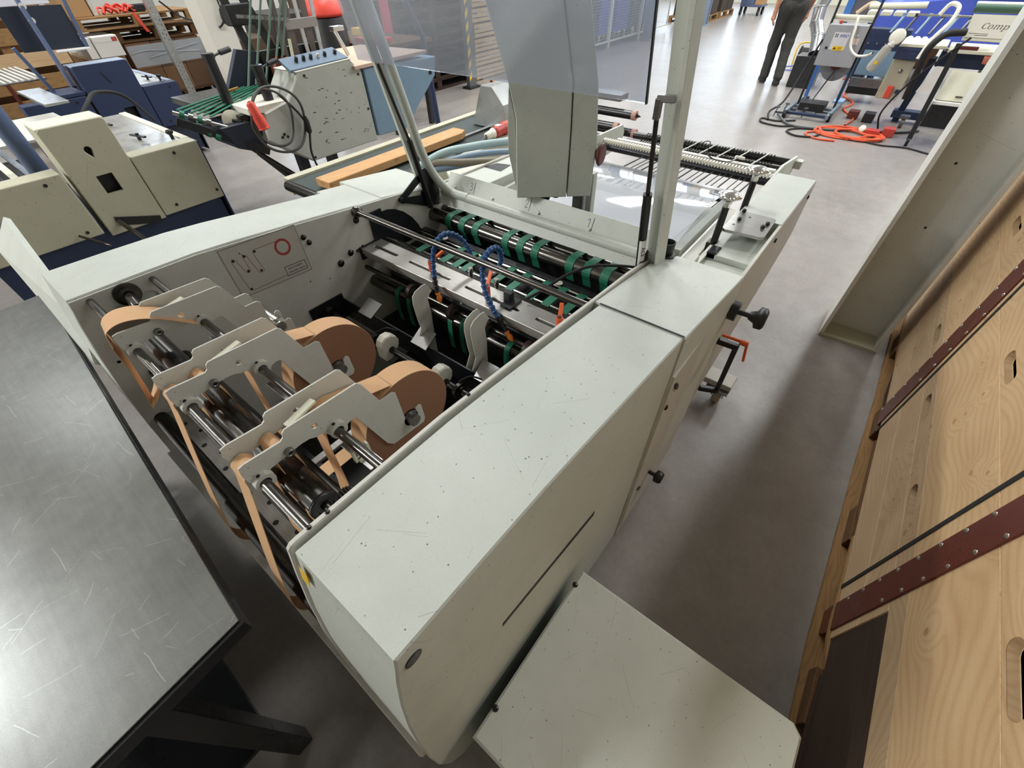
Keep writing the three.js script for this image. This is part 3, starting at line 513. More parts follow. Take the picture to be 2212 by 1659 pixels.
// hinged guard: rail, posts, gas struts, clear pane
{
  const f = part(mc, 'guard_frame', [
    prism([[-1.176, 0.948], [-1.2, 0.985], [-1.225, 0.98], [-1.235, 0.995], [-1.262, 1.045], [-1.268, 1.043], [-1.24, 0.985], [-1.228, 0.966], [-1.206, 0.976], [-1.181, 0.945]], -1.335, -0.405, 'x', 0.0005),
    rod([-1.33, 0.988, -1.205], [-0.42, 0.988, -1.205], 0.017, 20)], M.paint);
  for (const [x, l] of [[-1.35, 'l'], [-0.385, 'r']]) {
    const p0 = [x, 0.96, -1.165], p1 = [x - (l === 'l' ? 0.04 : 0.02), 1.95, -0.96];
    const P = part(f, 'post', l === 'l' ? [cable([[x + 0.16, 0.99, -1.205], [x + 0.07, 0.995, -1.2], [x + 0.02, 1.04, -1.18], [x + 0.002, 1.14, -1.14], [x - 0.006, 1.3, -1.105], p1], 0.017, 60, 14), bar([x - 0.025, 0.96, -1.15], [x - 0.06, 1.95, -0.945], 0.012, 0.03, [0, 0, 1])]
      : [bar(p0, p1, 0.028, 0.036, [0, 0, 1], 0.002), bar([x + 0.022, 0.99, -1.155], [x + 0.002, 1.95, -0.955], 0.012, 0.05, [0, 0, 1], 0.001)], M.paint);
  }
  const n3 = (txt, x, y, z) => {
    const t = canvasTex(96, 128, (g, w, h) => { g.fillStyle = '#c2c6bc'; g.fillRect(0, 0, w, h); g.strokeStyle = '#1c2f5e'; g.lineWidth = 7; g.lineCap = 'round'; g.beginPath(); if (txt === '1') { g.moveTo(34, 40); g.quadraticCurveTo(40, 16, 58, 24); g.lineTo(56, 108); } else if (txt === '2') { g.moveTo(30, 44); g.bezierCurveTo(26, 10, 70, 8, 64, 44); g.bezierCurveTo(60, 70, 40, 80, 34, 104); g.lineTo(74, 100); } else { g.moveTo(32, 30); g.bezierCurveTo(40, 10, 70, 18, 60, 44); g.lineTo(44, 56); g.bezierCurveTo(80, 60, 70, 108, 44, 104); g.lineTo(30, 92); } g.stroke(); });
    const q = new THREE.PlaneGeometry(0.03, 0.04); q.rotateX(-0.48); q.translate(x, y, z); return part(f, 'handwritten_number', q, std('#ffffff', 0.5, 0, { map: t }), { keepUV: true, label: 'handwritten blue ' + txt });
  };
  n3('3', -1.205, 1.017, -1.2445); n3('2', -0.93, 1.017, -1.2445); n3('1', -0.665, 1.017, -1.2445);
  for (const x of [-1.29, -1.09, -0.87, -0.655, -0.46]) part(f, 'screw', lathe([[0, 0.006], [0.004, 0.005], [0.006, 0]], [x, 1.0, -1.236], [0, 0.5, 0.85], 8), M.whitePlastic);
  // clear pane and its loose lower flap
  part(f, 'guard_pane', quadPatch([[-1.467, 1.432, -1.035], [-0.441, 1.432, -1.03], [-0.441, 1.98, -0.92], [-1.45, 1.98, -0.93]], 0.004), M.hazyClear, { label: 'scratched clear plastic pane' });
  part(f, 'pane_edge', bar([-0.441, 1.432, -1.028], [-0.441, 1.98, -0.918], 0.004, 0.006, [0, 0, 1]), M.dark);
  // gas struts
  const gs = part(f, 'gas_strut', [rod([-0.408, 0.985, -1.115], [-0.408, 1.235, -1.06], 0.0115, 18), rod([-0.408, 1.235, -1.06], [-0.408, 1.42, -1.018], 0.0055, 12)], M.blackSatin);
  part(gs, 'end_fitting', [bar([-0.408, 1.41, -1.018], [-0.405, 1.452, -1.008], 0.014, 0.014, [0, 0, 1], 0.002), bar([-0.41, 1.45, -1.008], [-0.37, 1.452, -1.012], 0.012, 0.014, [0, 1, 0], 0.002)], M.steel);
  const lab = canvasTex(256, 96, (g, w, h) => { g.fillStyle = '#e8e8e6'; g.fillRect(0, 0, w, h); g.fillStyle = '#151515'; g.font = 'bold 54px sans-serif'; g.fillText('ACE', 66, 68); g.fillStyle = '#8a8a8a'; g.fillRect(10, 12, 40, 3); g.fillRect(10, 20, 30, 3); g.fillRect(200, 70, 40, 3); g.fillRect(200, 60, 30, 3); });
  const lg = new THREE.CylinderGeometry(0.0118, 0.0118, 0.085, 14, 1, true, -0.2, 2.4); { const u = lg.attributes.uv; for (let i = 0; i < u.count; i++) { const a = u.getX(i), b = u.getY(i); u.setXY(i, 1 - b, a); } }
  lg.applyQuaternion(new THREE.Quaternion().setFromUnitVectors(V(0, 1, 0), V(0, 0.25, 0.055).normalize())); lg.translate(-0.408, 1.06, -1.0985);
  part(gs, 'label_sticker', lg, std('#ffffff', 0.5, 0, { map: lab }), { keepUV: true });
  part(f, 'gas_strut', [rod([-1.336, 0.945, -1.13], [-1.342, 1.2, -1.085], 0.0115, 18), rod([-1.342, 1.2, -1.085], [-1.36, 1.43, -1.03], 0.005, 12)], M.blackSatin);
  part(f, 'hinge_bracket', [prism([[-0.985, 1.02], [-1.0, 1.005], [-1.12, 0.95], [-1.19, 0.935], [-1.2, 0.99], [-1.15, 1.09], [-1.125, 1.09]], -1.352, -1.345, 'x', 0.0008, [[[-1.03, 1.015], [-1.1, 1.0], [-1.13, 1.06]]]), rod([-1.352, 1.014, -1.0], [-1.335, 1.014, -1.0], 0.011, 12)], M.blackSatin);
  part(f, 'hinge_bracket', [prism([[-1.0, 1.0], [-1.08, 0.96], [-1.2, 0.98], [-1.2, 1.07], [-1.16, 1.08], [-1.1, 1.03]], -0.402, -0.396, 'x', 0.0008), rod([-0.41, 1.02, -1.16], [-0.36, 1.02, -1.16], 0.008, 10)], M.blackSatin);
  part(f, 'roll_cup', [lathe([[0.014, 0.0], [0.021, 0.002], [0.022, 0.035], [0.019, 0.035], [0.017, 0.006]], [-0.372, 1.015, -1.215], [0, 1, 0], 22), lathe([[0, 0], [0.028, 0], [0.028, 0.008], [0, 0.008]], [-0.372, 1.005, -1.215], [0, 1, 0], 20)], M.blackPlastic);
}
// knob, handle and lever on the right side of the machine
{
  const k = part(mc, 'hand_knob', [rod([-0.145, 0.88, -1.25], [-0.065, 0.88, -1.255], 0.008), rod([-0.14, 0.88, -1.25], [-0.118, 0.88, -1.25], 0.03, 6), lathe([[0, 0.03], [0.026, 0.03], [0.034, 0.024], [0.034, 0.006], [0.02, 0], [0.012, -0.018]], [-0.068, 0.88, -1.255], [1, 0, -0.1], 9)], M.blackPlastic);
  part(k, 'slot_plate', prism(oval(-1.25, 0.875, 0.052, 0.012, 12, 1.15), -0.146, -0.1435, 'x'), M.black);
  const h = part(mc, 'pull_handle', [bar([-0.15, 0.685, -1.345], [-0.088, 0.665, -1.375], 0.02, 0.022, [0, 1, 0], 0.003), bar([-0.088, 0.675, -1.375], [-0.088, 0.365, -1.45], 0.012, 0.018, [1, 0, 0], 0.002), bar([-0.15, 0.40, -1.39], [-0.088, 0.372, -1.447], 0.02, 0.022, [0, 1, 0], 0.003)], M.blackPlastic);
  part(mc, 'clamp_lever', [rod([-0.15, 0.66, -1.42], [-0.085, 0.655, -1.43], 0.006), rod([-0.088, 0.652, -1.43], [-0.058, 0.652, -1.43], 0.0105, 14), bar([-0.063, 0.655, -1.43], [-0.05, 0.56, -1.452], 0.012, 0.009, [1, 0, 0], 0.003)], M.orange);
}
// ---------------------------------------------------------------- rolls of brown paper tape and their threaded strips
function tapeRoll(label, xc, c = [0.973, -0.308], r = 0.112) {
  const t = thing('paper_tape_roll', label, 'paper roll', [xc, c[0] - r, c[1]], 'rolls of brown paper tape');
  const w = 0.025;
  const b = part(t, 'wound_paper', prism(ring2(c[1], c[0], r, 64), xc - w, xc + w, 'x', 0, [ring2(c[1], c[0], 0.02, 24)]), M.kraft);
  { // darker cut edges on both faces
    for (const s of [-1, 1]) part(b, 'cut_edge', prism(ring2(c[1], c[0], r - 0.001, 64), xc + s * w, xc + s * (w + 0.0008), 'x', 0, [ring2(c[1], c[0], 0.02, 24)]), M.kraftSide, { label: 'dark brown cut edge' });
  }
  part(t, 'spool_end', [rod([xc - 0.035, c[0], c[1]], [xc + 0.045, c[0], c[1]], 0.0135, 20), annulusX(c[1], c[0], 0.0135, 0.019, xc + 0.0275, xc + 0.0305, 20)], M.steel);
  return t;
}
function strip(name, xc, label, loose) {
  const z = (p) => p.map(([a, b, dx = 0]) => [xc + dx, b, a]);
  const path = loose
    ? z([[-0.15, 1.1, 0.02], [-0.1, 1.14, 0.008], [-0.065, 1.156, -0.004], [-0.03, 1.158, -0.014], [-0.006, 1.146, -0.018], [0.002, 1.115, -0.016], [0.006, 1.06, -0.01], [0.016, 0.99, -0.006], [0.026, 0.935, -0.004]])
    : z([[-0.29, 1.086], [-0.2, 1.114], [-0.172, 1.122], [-0.152, 1.116], [-0.14, 1.08], [-0.128, 0.9], [-0.112, 0.838], [-0.092, 0.86], [-0.086, 1.0], [-0.082, 1.1], [-0.072, 1.125], [-0.058, 1.12], [-0.052, 1.05], [-0.048, 0.9], [-0.034, 0.838], [-0.014, 0.86], [-0.032, 1.02], [-0.036, 1.1], [-0.022, 1.1205], [-0.004, 1.113], [0.0, 1.09], [0.03, 0.97], [0.07, 0.8], [0.085, 0.7], [0.07, 0.66], [0.03, 0.65], [-0.06, 0.66], [-0.3, 0.66]]);
  return [path, path.map((_, i) => loose ? [i > 5 ? 0.02 - (i - 5) * 0.004 : 0.032, 0, i > 5 ? 0.006 : 0.006] : [0.023, 0, 0])];
}
{
  const a = tapeRoll('big roll of brown paper tape nearest the camera, beside the right side cover', -0.5735);
  const b = tapeRoll('big roll of brown paper tape farther from the camera, left of the nearest roll', -0.834);
  for (const [t, x] of [[a, -0.5735], [b, -0.834]]) { const [p, w] = strip('', x); part(t, 'tape_strip', ribbon(p, w, 0.0012), M.kraft, { label: 'strip of tape threaded down to the front roller' }); }
  const [p, w] = strip('', -1.092, '', true);
  single('loose_tape_strip', 'loose brown paper tape end draped over the leftmost pair of guide plates', 'paper strip',
    [ribbon(p, w, 0.0012), ribbon([[-1.094, 1.118, -0.02], [-1.098, 1.09, -0.034], [-1.096, 1.03, -0.028], [-1.098, 0.98, -0.008], [-1.1, 0.95, 0.016]], Array(5).fill([0.022, 0, 0.002]), 0.0012)], M.kraft);
}

// ---------------------------------------------------------------- delivery unit behind the sealing machine
{
  const t = thing('delivery_unit', 'pale grey delivery unit with clear lid, comb roller and two chrome hand wheels', 'machine', [-0.8, 0, -1.95]);
  const side = [[-1.262, 0.958], [-1.68, 0.948], [-2.385, 0.912], [-2.387, 0.66], [-2.294, 0.608], [-1.914, 0.52], [-1.262, 0.36]];
  const r = part(t, 'side_panel', prism(side, -0.162, -0.15, 'x', 0.002), M.paintSide);
  for (const [z, y] of [[-2.3, 0.87], [-1.74, 0.9]]) part(r, 'screw', rod([-0.15, y, z], [-0.144, y, z], 0.008, 10), M.darkSteel);
  part(t, 'side_panel', prism(side, -1.47, -1.458, 'x', 0.002), M.paintSide);
  part(t, 'top_panel', prism([[-1.775, 0.945], [-2.386, 0.915], [-2.386, 0.89], [-1.775, 0.9]], -0.315, -0.152, 'x', 0.002), M.paint);
  part(t, 'top_panel', prism([[-1.27, 0.952], [-2.386, 0.915], [-2.386, 0.89], [-1.27, 0.9]], -1.458, -1.3, 'x', 0.002), M.paint);
  part(t, 'step_panel', box(-0.315, -0.162, 0.85, 0.905, -1.775, -1.5, 0.002), M.paint);
  part(t, 'step_panel', box(-0.315, -0.162, 0.84, 0.885, -1.496, -1.26, 0.002), M.paint);
  part(t, 'side_wall', box(-0.33, -0.315, 0.6, 0.9, -2.38, -1.26), M.paintPlate);
  const hole = [[-0.302, -1.675], [-0.302, -1.76]];
  const pl = part(t, 'mounting_plate', prism([[-0.318, -1.61], [-0.305, -1.598], [-0.187, -1.606], [-0.174, -1.62], [-0.177, -1.775], [-0.19, -1.788], [-0.308, -1.786], [-0.32, -1.772]], 0.946, 0.956, 'y', 0.001), M.aluBright);
  for (const [x, z] of [[-0.287, -1.7], [-0.193, -1.72], [-0.2, -1.685], [-0.295, -1.78]]) part(pl, 'bolt', lathe([[0.0036, 0.005], [0.0036, 0.009], [0.0075, 0.009], [0.0075, 0]], [x, 0.956, z], [0, 1, 0], 12), M.darkSteel);
  for (const [x, z] of [[-0.292, -1.655], [-0.262, -1.745], [-0.195, -1.66]]) part(pl, 'hole', rod([x, 0.9555, z], [x, 0.9565, z], 0.005, 10), M.black);
  for (const [x, z] of [[-0.325, -1.595], [-0.318, -1.885]]) {
    const w = part(t, 'hand_wheel', lathe([[0, 0.03], [0.012, 0.03], [0.03, 0.026], [0.036, 0.018], [0.034, 0.01], [0.02, 0.004], [0.012, -0.004], [0.0125, -0.022], [0, -0.022]], [x, 1.055, z], [0, 1, 0], 24), M.chrome);
    for (let i = 0; i < 6; i++) part(w, 'lobe', lathe([[0, 0.006], [0.008, 0.004], [0.0105, 0], [0.008, -0.006], [0, -0.008]], [x + 0.031 * Math.cos(i * 1.047), 1.072, z + 0.031 * Math.sin(i * 1.047)], [0, 1, 0], 10), M.chrome);
    part(w, 'spindle', rod([x, 0.87, z], [x, 1.035, z], 0.0125, 16), M.blackSatin);
    part(w, 'base_block', [box(x - 0.022, x + 0.022, 0.86, 0.905, z - 0.022, z + 0.022, 0.003), annulusX(0, 0, 0.0, 0.0, 0, 0.001, 3).scale(0, 0, 0)].slice(0, 1), M.darkSteel);
  }
  part(t, 'guide_block', box(-0.345, -0.318, 0.87, 0.93, -1.42, -1.36, 0.003), M.paintPlate);
  part(t, 'clamp_block', box(-0.318, -0.285, 0.885, 0.91, -1.56, -1.5, 0.003), M.dark);
  part(t, 'bed_rail', box(-0.43, -0.398, 0.865, 0.905, -2.05, -1.46, 0.003), M.paint);
  part(t, 'bed_rail', box(-0.385, -0.345, 0.84, 0.88, -1.97, -1.4, 0.003), M.paintPlate);
  part(t, 'bed_rail', box(-1.3, -1.27, 0.865, 0.905, -2.05, -1.46, 0.003), M.paint);
  part(t, 'feed_roller', [rod([-1.27, 0.94, -1.36], [-0.41, 0.94, -1.36], 0.03, 24)], M.darkSteel);
  part(t, 'bed_plate', box(-1.27, -0.43, 0.83, 0.842, -2.02, -1.32), M.paintPlate);
  part(t, 'sheet_of_paper', quadPatch([[-1.16, 0.845, -1.9], [-0.48, 0.845, -1.9], [-0.5, 0.845, -1.48], [-1.1, 0.845, -1.5]].reverse(), 0.002), M.paper);
  part(t, 'cross_beam', box(-1.3, -0.40, 0.88, 0.925, -2.035, -2.0, 0.003), M.dark);
  // clear bulging lid
  const N = 12, a = []; const lz = (i) => -1.475 - 0.53 * i / N, ly = (i) => 0.925 + 0.035 * Math.sin(Math.PI * i / N);
  const lid = prism([...Array.from({ length: N + 1 }, (_, i) => [lz(i), ly(i)]), ...Array.from({ length: N + 1 }, (_, i) => [lz(N - i), ly(N - i) - 0.004])], -1.16, -0.42, 'x');
  const ld = part(t, 'clear_lid', toCreasedNormals(lid, 0.5), new THREE.MeshPhysicalMaterial({ color: '#f2f4f8', roughness: 0.05, transmission: 0.75, thickness: 0, ior: 1.6 }));
  part(ld, 'lid_edge', [box(-1.165, -0.415, 0.918, 0.926, -2.012, -2.004)], M.dark);
  // round cords over the open gap
  for (let i = 0; i < 19; i++) { const x = -1.06 + i * 0.0345 + (i % 3 === 1 ? 0.008 : 0); part(t, 'transport_cord', rod([x, 0.84, -2.0], [x, 0.8, -2.6], i % 3 ? 0.0025 : 0.0038, 6), M.rubber); }
  // comb roller with its teeth, tubes and brackets
  const c = part(t, 'comb_tube', rod([-1.36, 0.8, -2.61], [-0.36, 0.8, -2.585], 0.021, 18), M.dark);
  const teeth = []; for (let i = 0; i < 58; i++) { const f = i / 57, x = -1.35 + 0.97 * f, z = -2.61 + 0.025 * f; teeth.push(box(x - 0.0045, x + 0.0045, 0.818, 0.842, z - 0.02, z + 0.014, 0.0015)); }
  part(c, 'comb_teeth', teeth, M.whitePlastic, { kind: 'stuff', label: 'row of small white comb teeth' });
  for (const [y, z, r2] of [[0.8, -2.755, 0.02], [0.815, -2.85, 0.02]]) {
    const q = part(t, 'rear_tube', rod([-1.27, y, z - 0.005], [-0.345, y, z - 0.03], r2, 18), M.blackSatin);
    const rg = []; for (let i = 0; i < 46; i++) { const f = i / 45, x = -1.18 + 0.75 * f; rg.push(rod([x - 0.003, y, z - 0.01 - 0.017 * f], [x + 0.003, y, z - 0.01 - 0.017 * f], r2 + 0.006, 10)); }
    part(q, 'ring_row', rg, M.darkSteel, { kind: 'stuff' });
  }
  for (const x of [-0.86, -0.76, -0.66, -0.57, -0.47]) part(t, 'wire_guide', rod([x - 0.03, 0.83, -2.68], [x + 0.01, 0.84, -2.9], 0.004, 6), M.paint);
  part(t, 'wire_rail', bar([-1.3, 0.825, -2.69], [-0.37, 0.825, -2.68], 0.03, 0.012), M.paintPlate);
  part(t, 'rack_bracket', prism([[-2.38, 0.9], [-2.55, 0.9], [-2.93, 0.84], [-2.93, 0.76], [-2.38, 0.72]], -0.335, -0.322, 'x', 0.001), M.paint);
  part(t, 'rack_bracket', prism([[-2.38, 0.9], [-2.6, 0.86], [-2.9, 0.85], [-2.93, 0.8], [-2.9, 0.72], [-2.38, 0.7]], -1.39, -1.377, 'x', 0.001), M.paint);
  part(t, 'bracket_end', box(-0.335, -0.285, 0.79, 0.83, -2.93, -2.88, 0.004), M.paint);
  part(t, 'cross_plate', box(-1.37, -1.1, 0.74, 0.77, -2.4, -2.12, 0.003), M.paint);
  part(t, 'loop_wire', cable([[-0.83, 0.83, -2.76], [-0.8, 0.87, -2.78], [-0.76, 0.88, -2.76], [-0.75, 0.83, -2.7]], 0.0025, 30, 5), M.rubber);
  part(t, 'loop_wire', cable([[-0.7, 0.83, -2.66], [-0.72, 0.86, -2.62], [-0.66, 0.855, -2.58], [-0.6, 0.85, -2.6], [-0.57, 0.85, -2.68]], 0.0025, 30, 5), M.rubber);
  part(t, 'plug', [rod([-0.59, 0.85, -2.7], [-0.55, 0.84, -2.73], 0.008, 10)], M.whitePlastic);
  // control post and legs
  part(t, 'post', [box(-0.845, -0.8, 0.84, 1.1, -1.46, -1.425, 0.003)], M.steel);
  part(t, 'post', [box(-0.79, -0.765, 0.84, 1.1, -1.46, -1.43, 0.003)], M.paint);
  part(t, 'post_foot', box(-0.87, -0.72, 0.842, 0.856, -1.49, -1.39, 0.002), M.steel);
  for (const [x, z] of [[-0.28, -1.34], [-1.36, -1.34], [-0.36, -2.3], [-1.36, -2.3]]) part(t, 'leg', [box(x - 0.03, x + 0.03, 0, z < -2 ? 0.62 : 0.84, z - 0.03, z + 0.03, 0.004)], M.paintSide);
  part(t, 'frame_bar', box(-1.36, -0.25, 0.22, 0.28, -1.37, -1.31, 0.003), M.paintSide);
  // caster seen under the side
  const cs = part(t, 'caster', [prism([[-1.73, 0.12], [-1.85, 0.12], [-1.83, 0.05], [-1.79, 0.04], [-1.76, 0.05]], -0.125, -0.12, 'x'), prism([[-1.73, 0.12], [-1.85, 0.12], [-1.83, 0.05], [-1.79, 0.04], [-1.76, 0.05]], -0.072, -0.067, 'x'), box(-0.16, -0.05, 0.12, 0.128, -1.87, -1.71, 0.002)], M.steel);
  part(cs, 'wheel', lathe([[0.008, 0], [0.04, 0], [0.049, 0.006], [0.05, 0.02], [0.049, 0.034], [0.04, 0.04], [0.008, 0.04]], [-0.117, 0.0505, -1.79], [1, 0, 0], 24), std('#a39a86', 0.7));
  part(t, 'caster_arm', [box(-0.3, -0.05, 0.128, 0.16, -1.84, -1.74, 0.003), box(-0.31, -0.25, 0.128, 0.56, -1.82, -1.76, 0.003)], M.paintSide);
}
// control cabinet on its post
{
  const t = new THREE.Group(); t.name = numbered('control_cabinet'); scene.add(t); t.position.set(-0.936, 1.05, -1.2); t.rotation.y = 0.658; t.userData.origin = [0, 0, 0];
  tag(t, 'upright pale grey control cabinet with thin vertical door seam, on a post', 'cabinet');
  part(t, 'body', prism([[-0.004, 0.002], [0.172, 0.002], [0.172, 0.22], [0.169, 0.34], [0.13, 0.52], [0.05, 0.9], [-0.2, 0.9], [-0.082, 0.53], [-0.026, 0.35], [-0.004, 0.25]], -0.14, 0, 'z', 0.003), M.paint);
  part(t, 'door', prism([[0.176, 0.002], [0.258, 0.002], [0.261, 0.19], [0.247, 0.335], [0.205, 0.525], [0.12, 0.9], [0.056, 0.9], [0.135, 0.52], [0.173, 0.34], [0.176, 0.22]], -0.14, -0.002, 'z', 0.003), M.paint);
  part(t, 'side_flap', prism([[-0.002, 0.02], [-0.01, 0.05], [-0.03, 0.15], [-0.03, 0.24], [-0.024, 0.33], [-0.006, 0.25]], -0.135, -0.012, 'z', 0.001), M.paint);
  const k = part(t, 'stop_button', lathe([[0, 0.012], [0.03, 0.012], [0.036, 0.006], [0.03, 0], [0.014, -0.012], [0.014, -0.02]], [0.277, 0.135, -0.02], [0.75, 0, 0.45], 24), M.darkRed, { label: 'dark red mushroom button' });
  part(t, 'cable_gland', [rod([0.14, -0.02, -0.06], [0.14, 0.004, -0.06], 0.012, 12), rod([0.1, -0.03, -0.07], [0.1, 0.004, -0.07], 0.02, 12)], M.darkSteel);
}
// ---------------------------------------------------------------- steel table at lower left
{
  const t = thing('steel_table', 'scratched stainless steel work table with a dark edge in the left foreground', 'table', [-1.8, 0, 0.8]);
  const P = [[-0.521, 0.146], [-0.503, 0.395], [-0.48, 1.25], [-2.03, 1.3], [-2.085, 0.068], [-2.07, 0.058], [-1.94, 0.06]];
  const sc = pixels(1024, 1024, (u, v) => { const n = 176 + 20 * wrapN(u, v, 5, 61) + 12 * wrapN(u, v, 30, 62) + 5 * noise.noise(u * 9, v * 120, 2) + rnd(-8, 8); return [n, n, n - 2]; });
  { const d = sc.image.data; for (let k = 0; k < 170; k++) { let x = rnd(0, 1024), y = rnd(0, 1024), a = rnd(0, 6.28); const L = rnd(4, 90), b = rnd(16, 60); for (let s = 0; s < L; s++) { x += Math.cos(a); y += Math.sin(a); a += rnd(-0.04, 0.04); const i = (((y | 0) + 2048) % 1024 * 1024 + ((x | 0) + 2048) % 1024) * 4; for (let c = 0; c < 3; c++) d[i + c] = Math.min(255, d[i + c] + b); } } }
  part(t, 'table_top', prism(P, 0.868, 0.872, 'y', 0.001), new THREE.MeshStandardMaterial({ color: '#d4d7d7', roughness: 0.29, metalness: 0.88, map: scaled(sc, 1.1) }));
  part(t, 'top_edge', prism(P.map(([x, z]) => [x + (x > -1 ? 0.008 : 0), z - (z < 0.2 ? 0.004 : 0)]), 0.835, 0.8675, 'y', 0.001), M.dark);
  for (const [x, z] of [[-0.6, 0.35], [-0.6, 1.15], [-1.98, 0.35], [-1.98, 1.15]]) part(t, 'leg', box(x - 0.025, x + 0.025, 0, 0.835, z - 0.025, z + 0.025, 0.003), M.dark);
  part(t, 'lower_shelf', box(-1.98, -0.6, 0.2, 0.22, 0.35, 1.15), M.dark);
}
// ---------------------------------------------------------------- wooden crate along the aisle
{
  const t = thing('wooden_crate', 'long crate of pale wooden boards with dark red steel strips and black straps', 'crate', [1.05, 0, -1.6]);
  const x0 = 0.572, x1 = 0.592, zA = -3.55, zB = 0.35;
  const slot = (z, y) => slotShape(z - 0.056, y, z + 0.056, y, 0.021);
  const knotty = woodTex([216, 196, 168], [176, 146, 112], 57, 22, 0.42, 44);
  const W = (c, v) => { const m = std(c, 0.72, 0, { map: scaled(knotty, 0.62, 0.95) }); m.map.offset.set(v * 0.37, v * 0.29); return m; };
  const rows = [[0.1, 0.2515, W('#e9dfd2', 1), []], [0.2525, 0.402, W('#e4dacd', 2), []], [0.404, 0.485, W('#dcd3c6', 3), [[-1.27, 0.437], [-1.76, 0.44], [-2.3, 0.437], [-3.2, 0.437]]], [0.486, 0.775, W('#f4e6d0', 4), []], [0.777, 0.965, W('#f0e2cc', 5), [[-0.615, 0.808], [-1.55, 0.812], [-2.5, 0.86]]], [0.966, 1.18, W('#eedfc8', 6), []]];
  rows.forEach(([a, b, m, holes], i) => {
    if (i < 2) { // the lowest two rows end at a dark board near the camera
      part(t, 'board', prism([[zA, a], [-0.885, a], [-0.885, b], [zA, b]], x0, x1, 'x', 0.001), m);
      if (i === 0) part(t, 'dark_board', prism([[-0.883, 0.1], [zB, 0.1], [zB, 0.395], [-0.883, 0.395]], x0 + 0.004, x1, 'x', 0.001), std('#54493f', 0.8, 0, { map: scaled(woodRough, 0.5, 2.4), bumpMap: scaled(grain, 2), bumpScale: 0.0004 }), { label: 'dark lower board' });
    } else part(t, 'board', prism([[zA, a], [zB, a], [zB, b], [zA, b]], x0, x1, 'x', 0.001, holes.map(([z, y]) => slot(z, y))), m);
  });
  part(t, 'shade_lining', [box(x1 + 0.06, x1 + 0.08, 0.1, 1.14, zA + 0.02, zB - 0.02), box(x1, 1.5, 1.14, 1.16, zA, zB), box(1.47, 1.5, 0.1, 1.14, zA, zB), box(x1, 1.47, 0.1, 1.14, zA, zA + 0.02), box(x1, 1.47, 0.1, 1.14, zB - 0.02, zB)], std('#1d1712', 0.9));  // near-black colour stands in for shade inside, seen through the slots
  for (const [zs, w] of [[-0.965, 0.105], [-2.065, 0.125]]) {
    const s = part(t, 'steel_strip', prism([[zs - w / 2, 0.075], [zs - w / 2 + 0.006, 0.03], [zs - w / 2 + 0.02, 0.01], [zs + w / 2 - 0.03, 0.003], [zs + w / 2 - 0.008, 0.02], [zs + w / 2, 0.05], [zs + w / 2, 1.17], [zs - w / 2, 1.17]], x0 - 0.005, x0, 'x', 0.0015), std('#5f2b20', 0.55, 0.1, { map: scaled(chips, 2), roughnessMap: smear }));
    for (let i = 0; i < 10; i++) for (const d of [-1, 1]) if (!(d > 0 && i < 3)) part(s, 'rivet', lathe([[0, 0.0035], [0.0045, 0.003], [0.0072, 0]], [x0 - 0.005, 0.09 + i * 0.085 + (d > 0 ? 0.03 : 0), zs + d * (w / 2 - 0.012)], [-1, 0, 0], 10), M.chrome);
  }
  for (const z of [-1.085, -1.962]) part(t, 'strap', bar([x0 - 0.0018, 0.07, z], [x0 - 0.0018, 1.17, z], 0.015, 0.002, [1, 0, 0]), M.rubber);
  // pallet the crate stands on
  const B = [];
  for (let k = 0; k < 7; k++) { const a = zA + k * 0.557, b = a + 0.535; part(t, 'pallet_board', prism([[0.576 - rnd(0, 0.008), a], [0.568 - rnd(0, 0.012), a + 0.2], [0.574 - rnd(0, 0.012), b - 0.1], [0.58, b], [1.5, b], [1.5, a]], 0.08, 0.099, 'y', 0.002), [M.oldWood, M.palletWood, M.darkWood][k % 3], { grain: 'z' }); }
  const rim = []; for (let k = 0; k <= 16; k++) rim.push([0.548 + rnd(-0.005, 0.007), zA + k * (zB - zA) / 16]);
  part(t, 'pallet_runner', prism([...rim, [0.66, zB], [0.66, zA]], 0.001, 0.021, 'y', 0.001), M.palletWood, { grain: 'z' });
  for (const z of [-3.45, -2.75, -2.05, -1.4, -0.7, 0.2]) part(t, 'pallet_block', box(0.565, 0.7, 0.022, 0.079, z - 0.09, z + 0.09, 0.004), M.oldWood);
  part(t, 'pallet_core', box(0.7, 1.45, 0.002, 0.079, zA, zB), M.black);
}
// ---------------------------------------------------------------- steel column at right
{
  const a = 0.209, b = 0.506, zf = -2.69, zb = -2.99, tf = 0.019, m = (zf + zb) / 2;
  const t = thing('steel_column', 'pale grey steel I-section column standing between the aisle and the wooden crate', 'column', [(a + b) / 2, 0, m]);
  part(t, 'section', prism([[a, zf], [a + tf, zf], [a + tf, m + 0.006], [b - tf, m + 0.006], [b - tf, zf], [b, zf], [b, zb], [b - tf, zb], [b - tf, m - 0.006], [a + tf, m - 0.006], [a + tf, zb], [a, zb]], 0.02, CEIL_Y, 'y', 0.0015), std('#dad9cf', 0.5, 0, { map: scaled(chips, 0.9), bumpMap: PEEL, bumpScale: 0.0002 }));
  part(t, 'foot_plate', box(a - 0.002, b + 0.002, 0, 0.02, zb - 0.005, zf + 0.005, 0.002), M.beige);
  for (const [x, y] of [[0.36, 0.66], [0.31, 0.95]]) part(t, 'bolt_hole', rod([x, y, m + 0.005], [x, y, m + 0.0068], 0.006, 10), M.black);
}
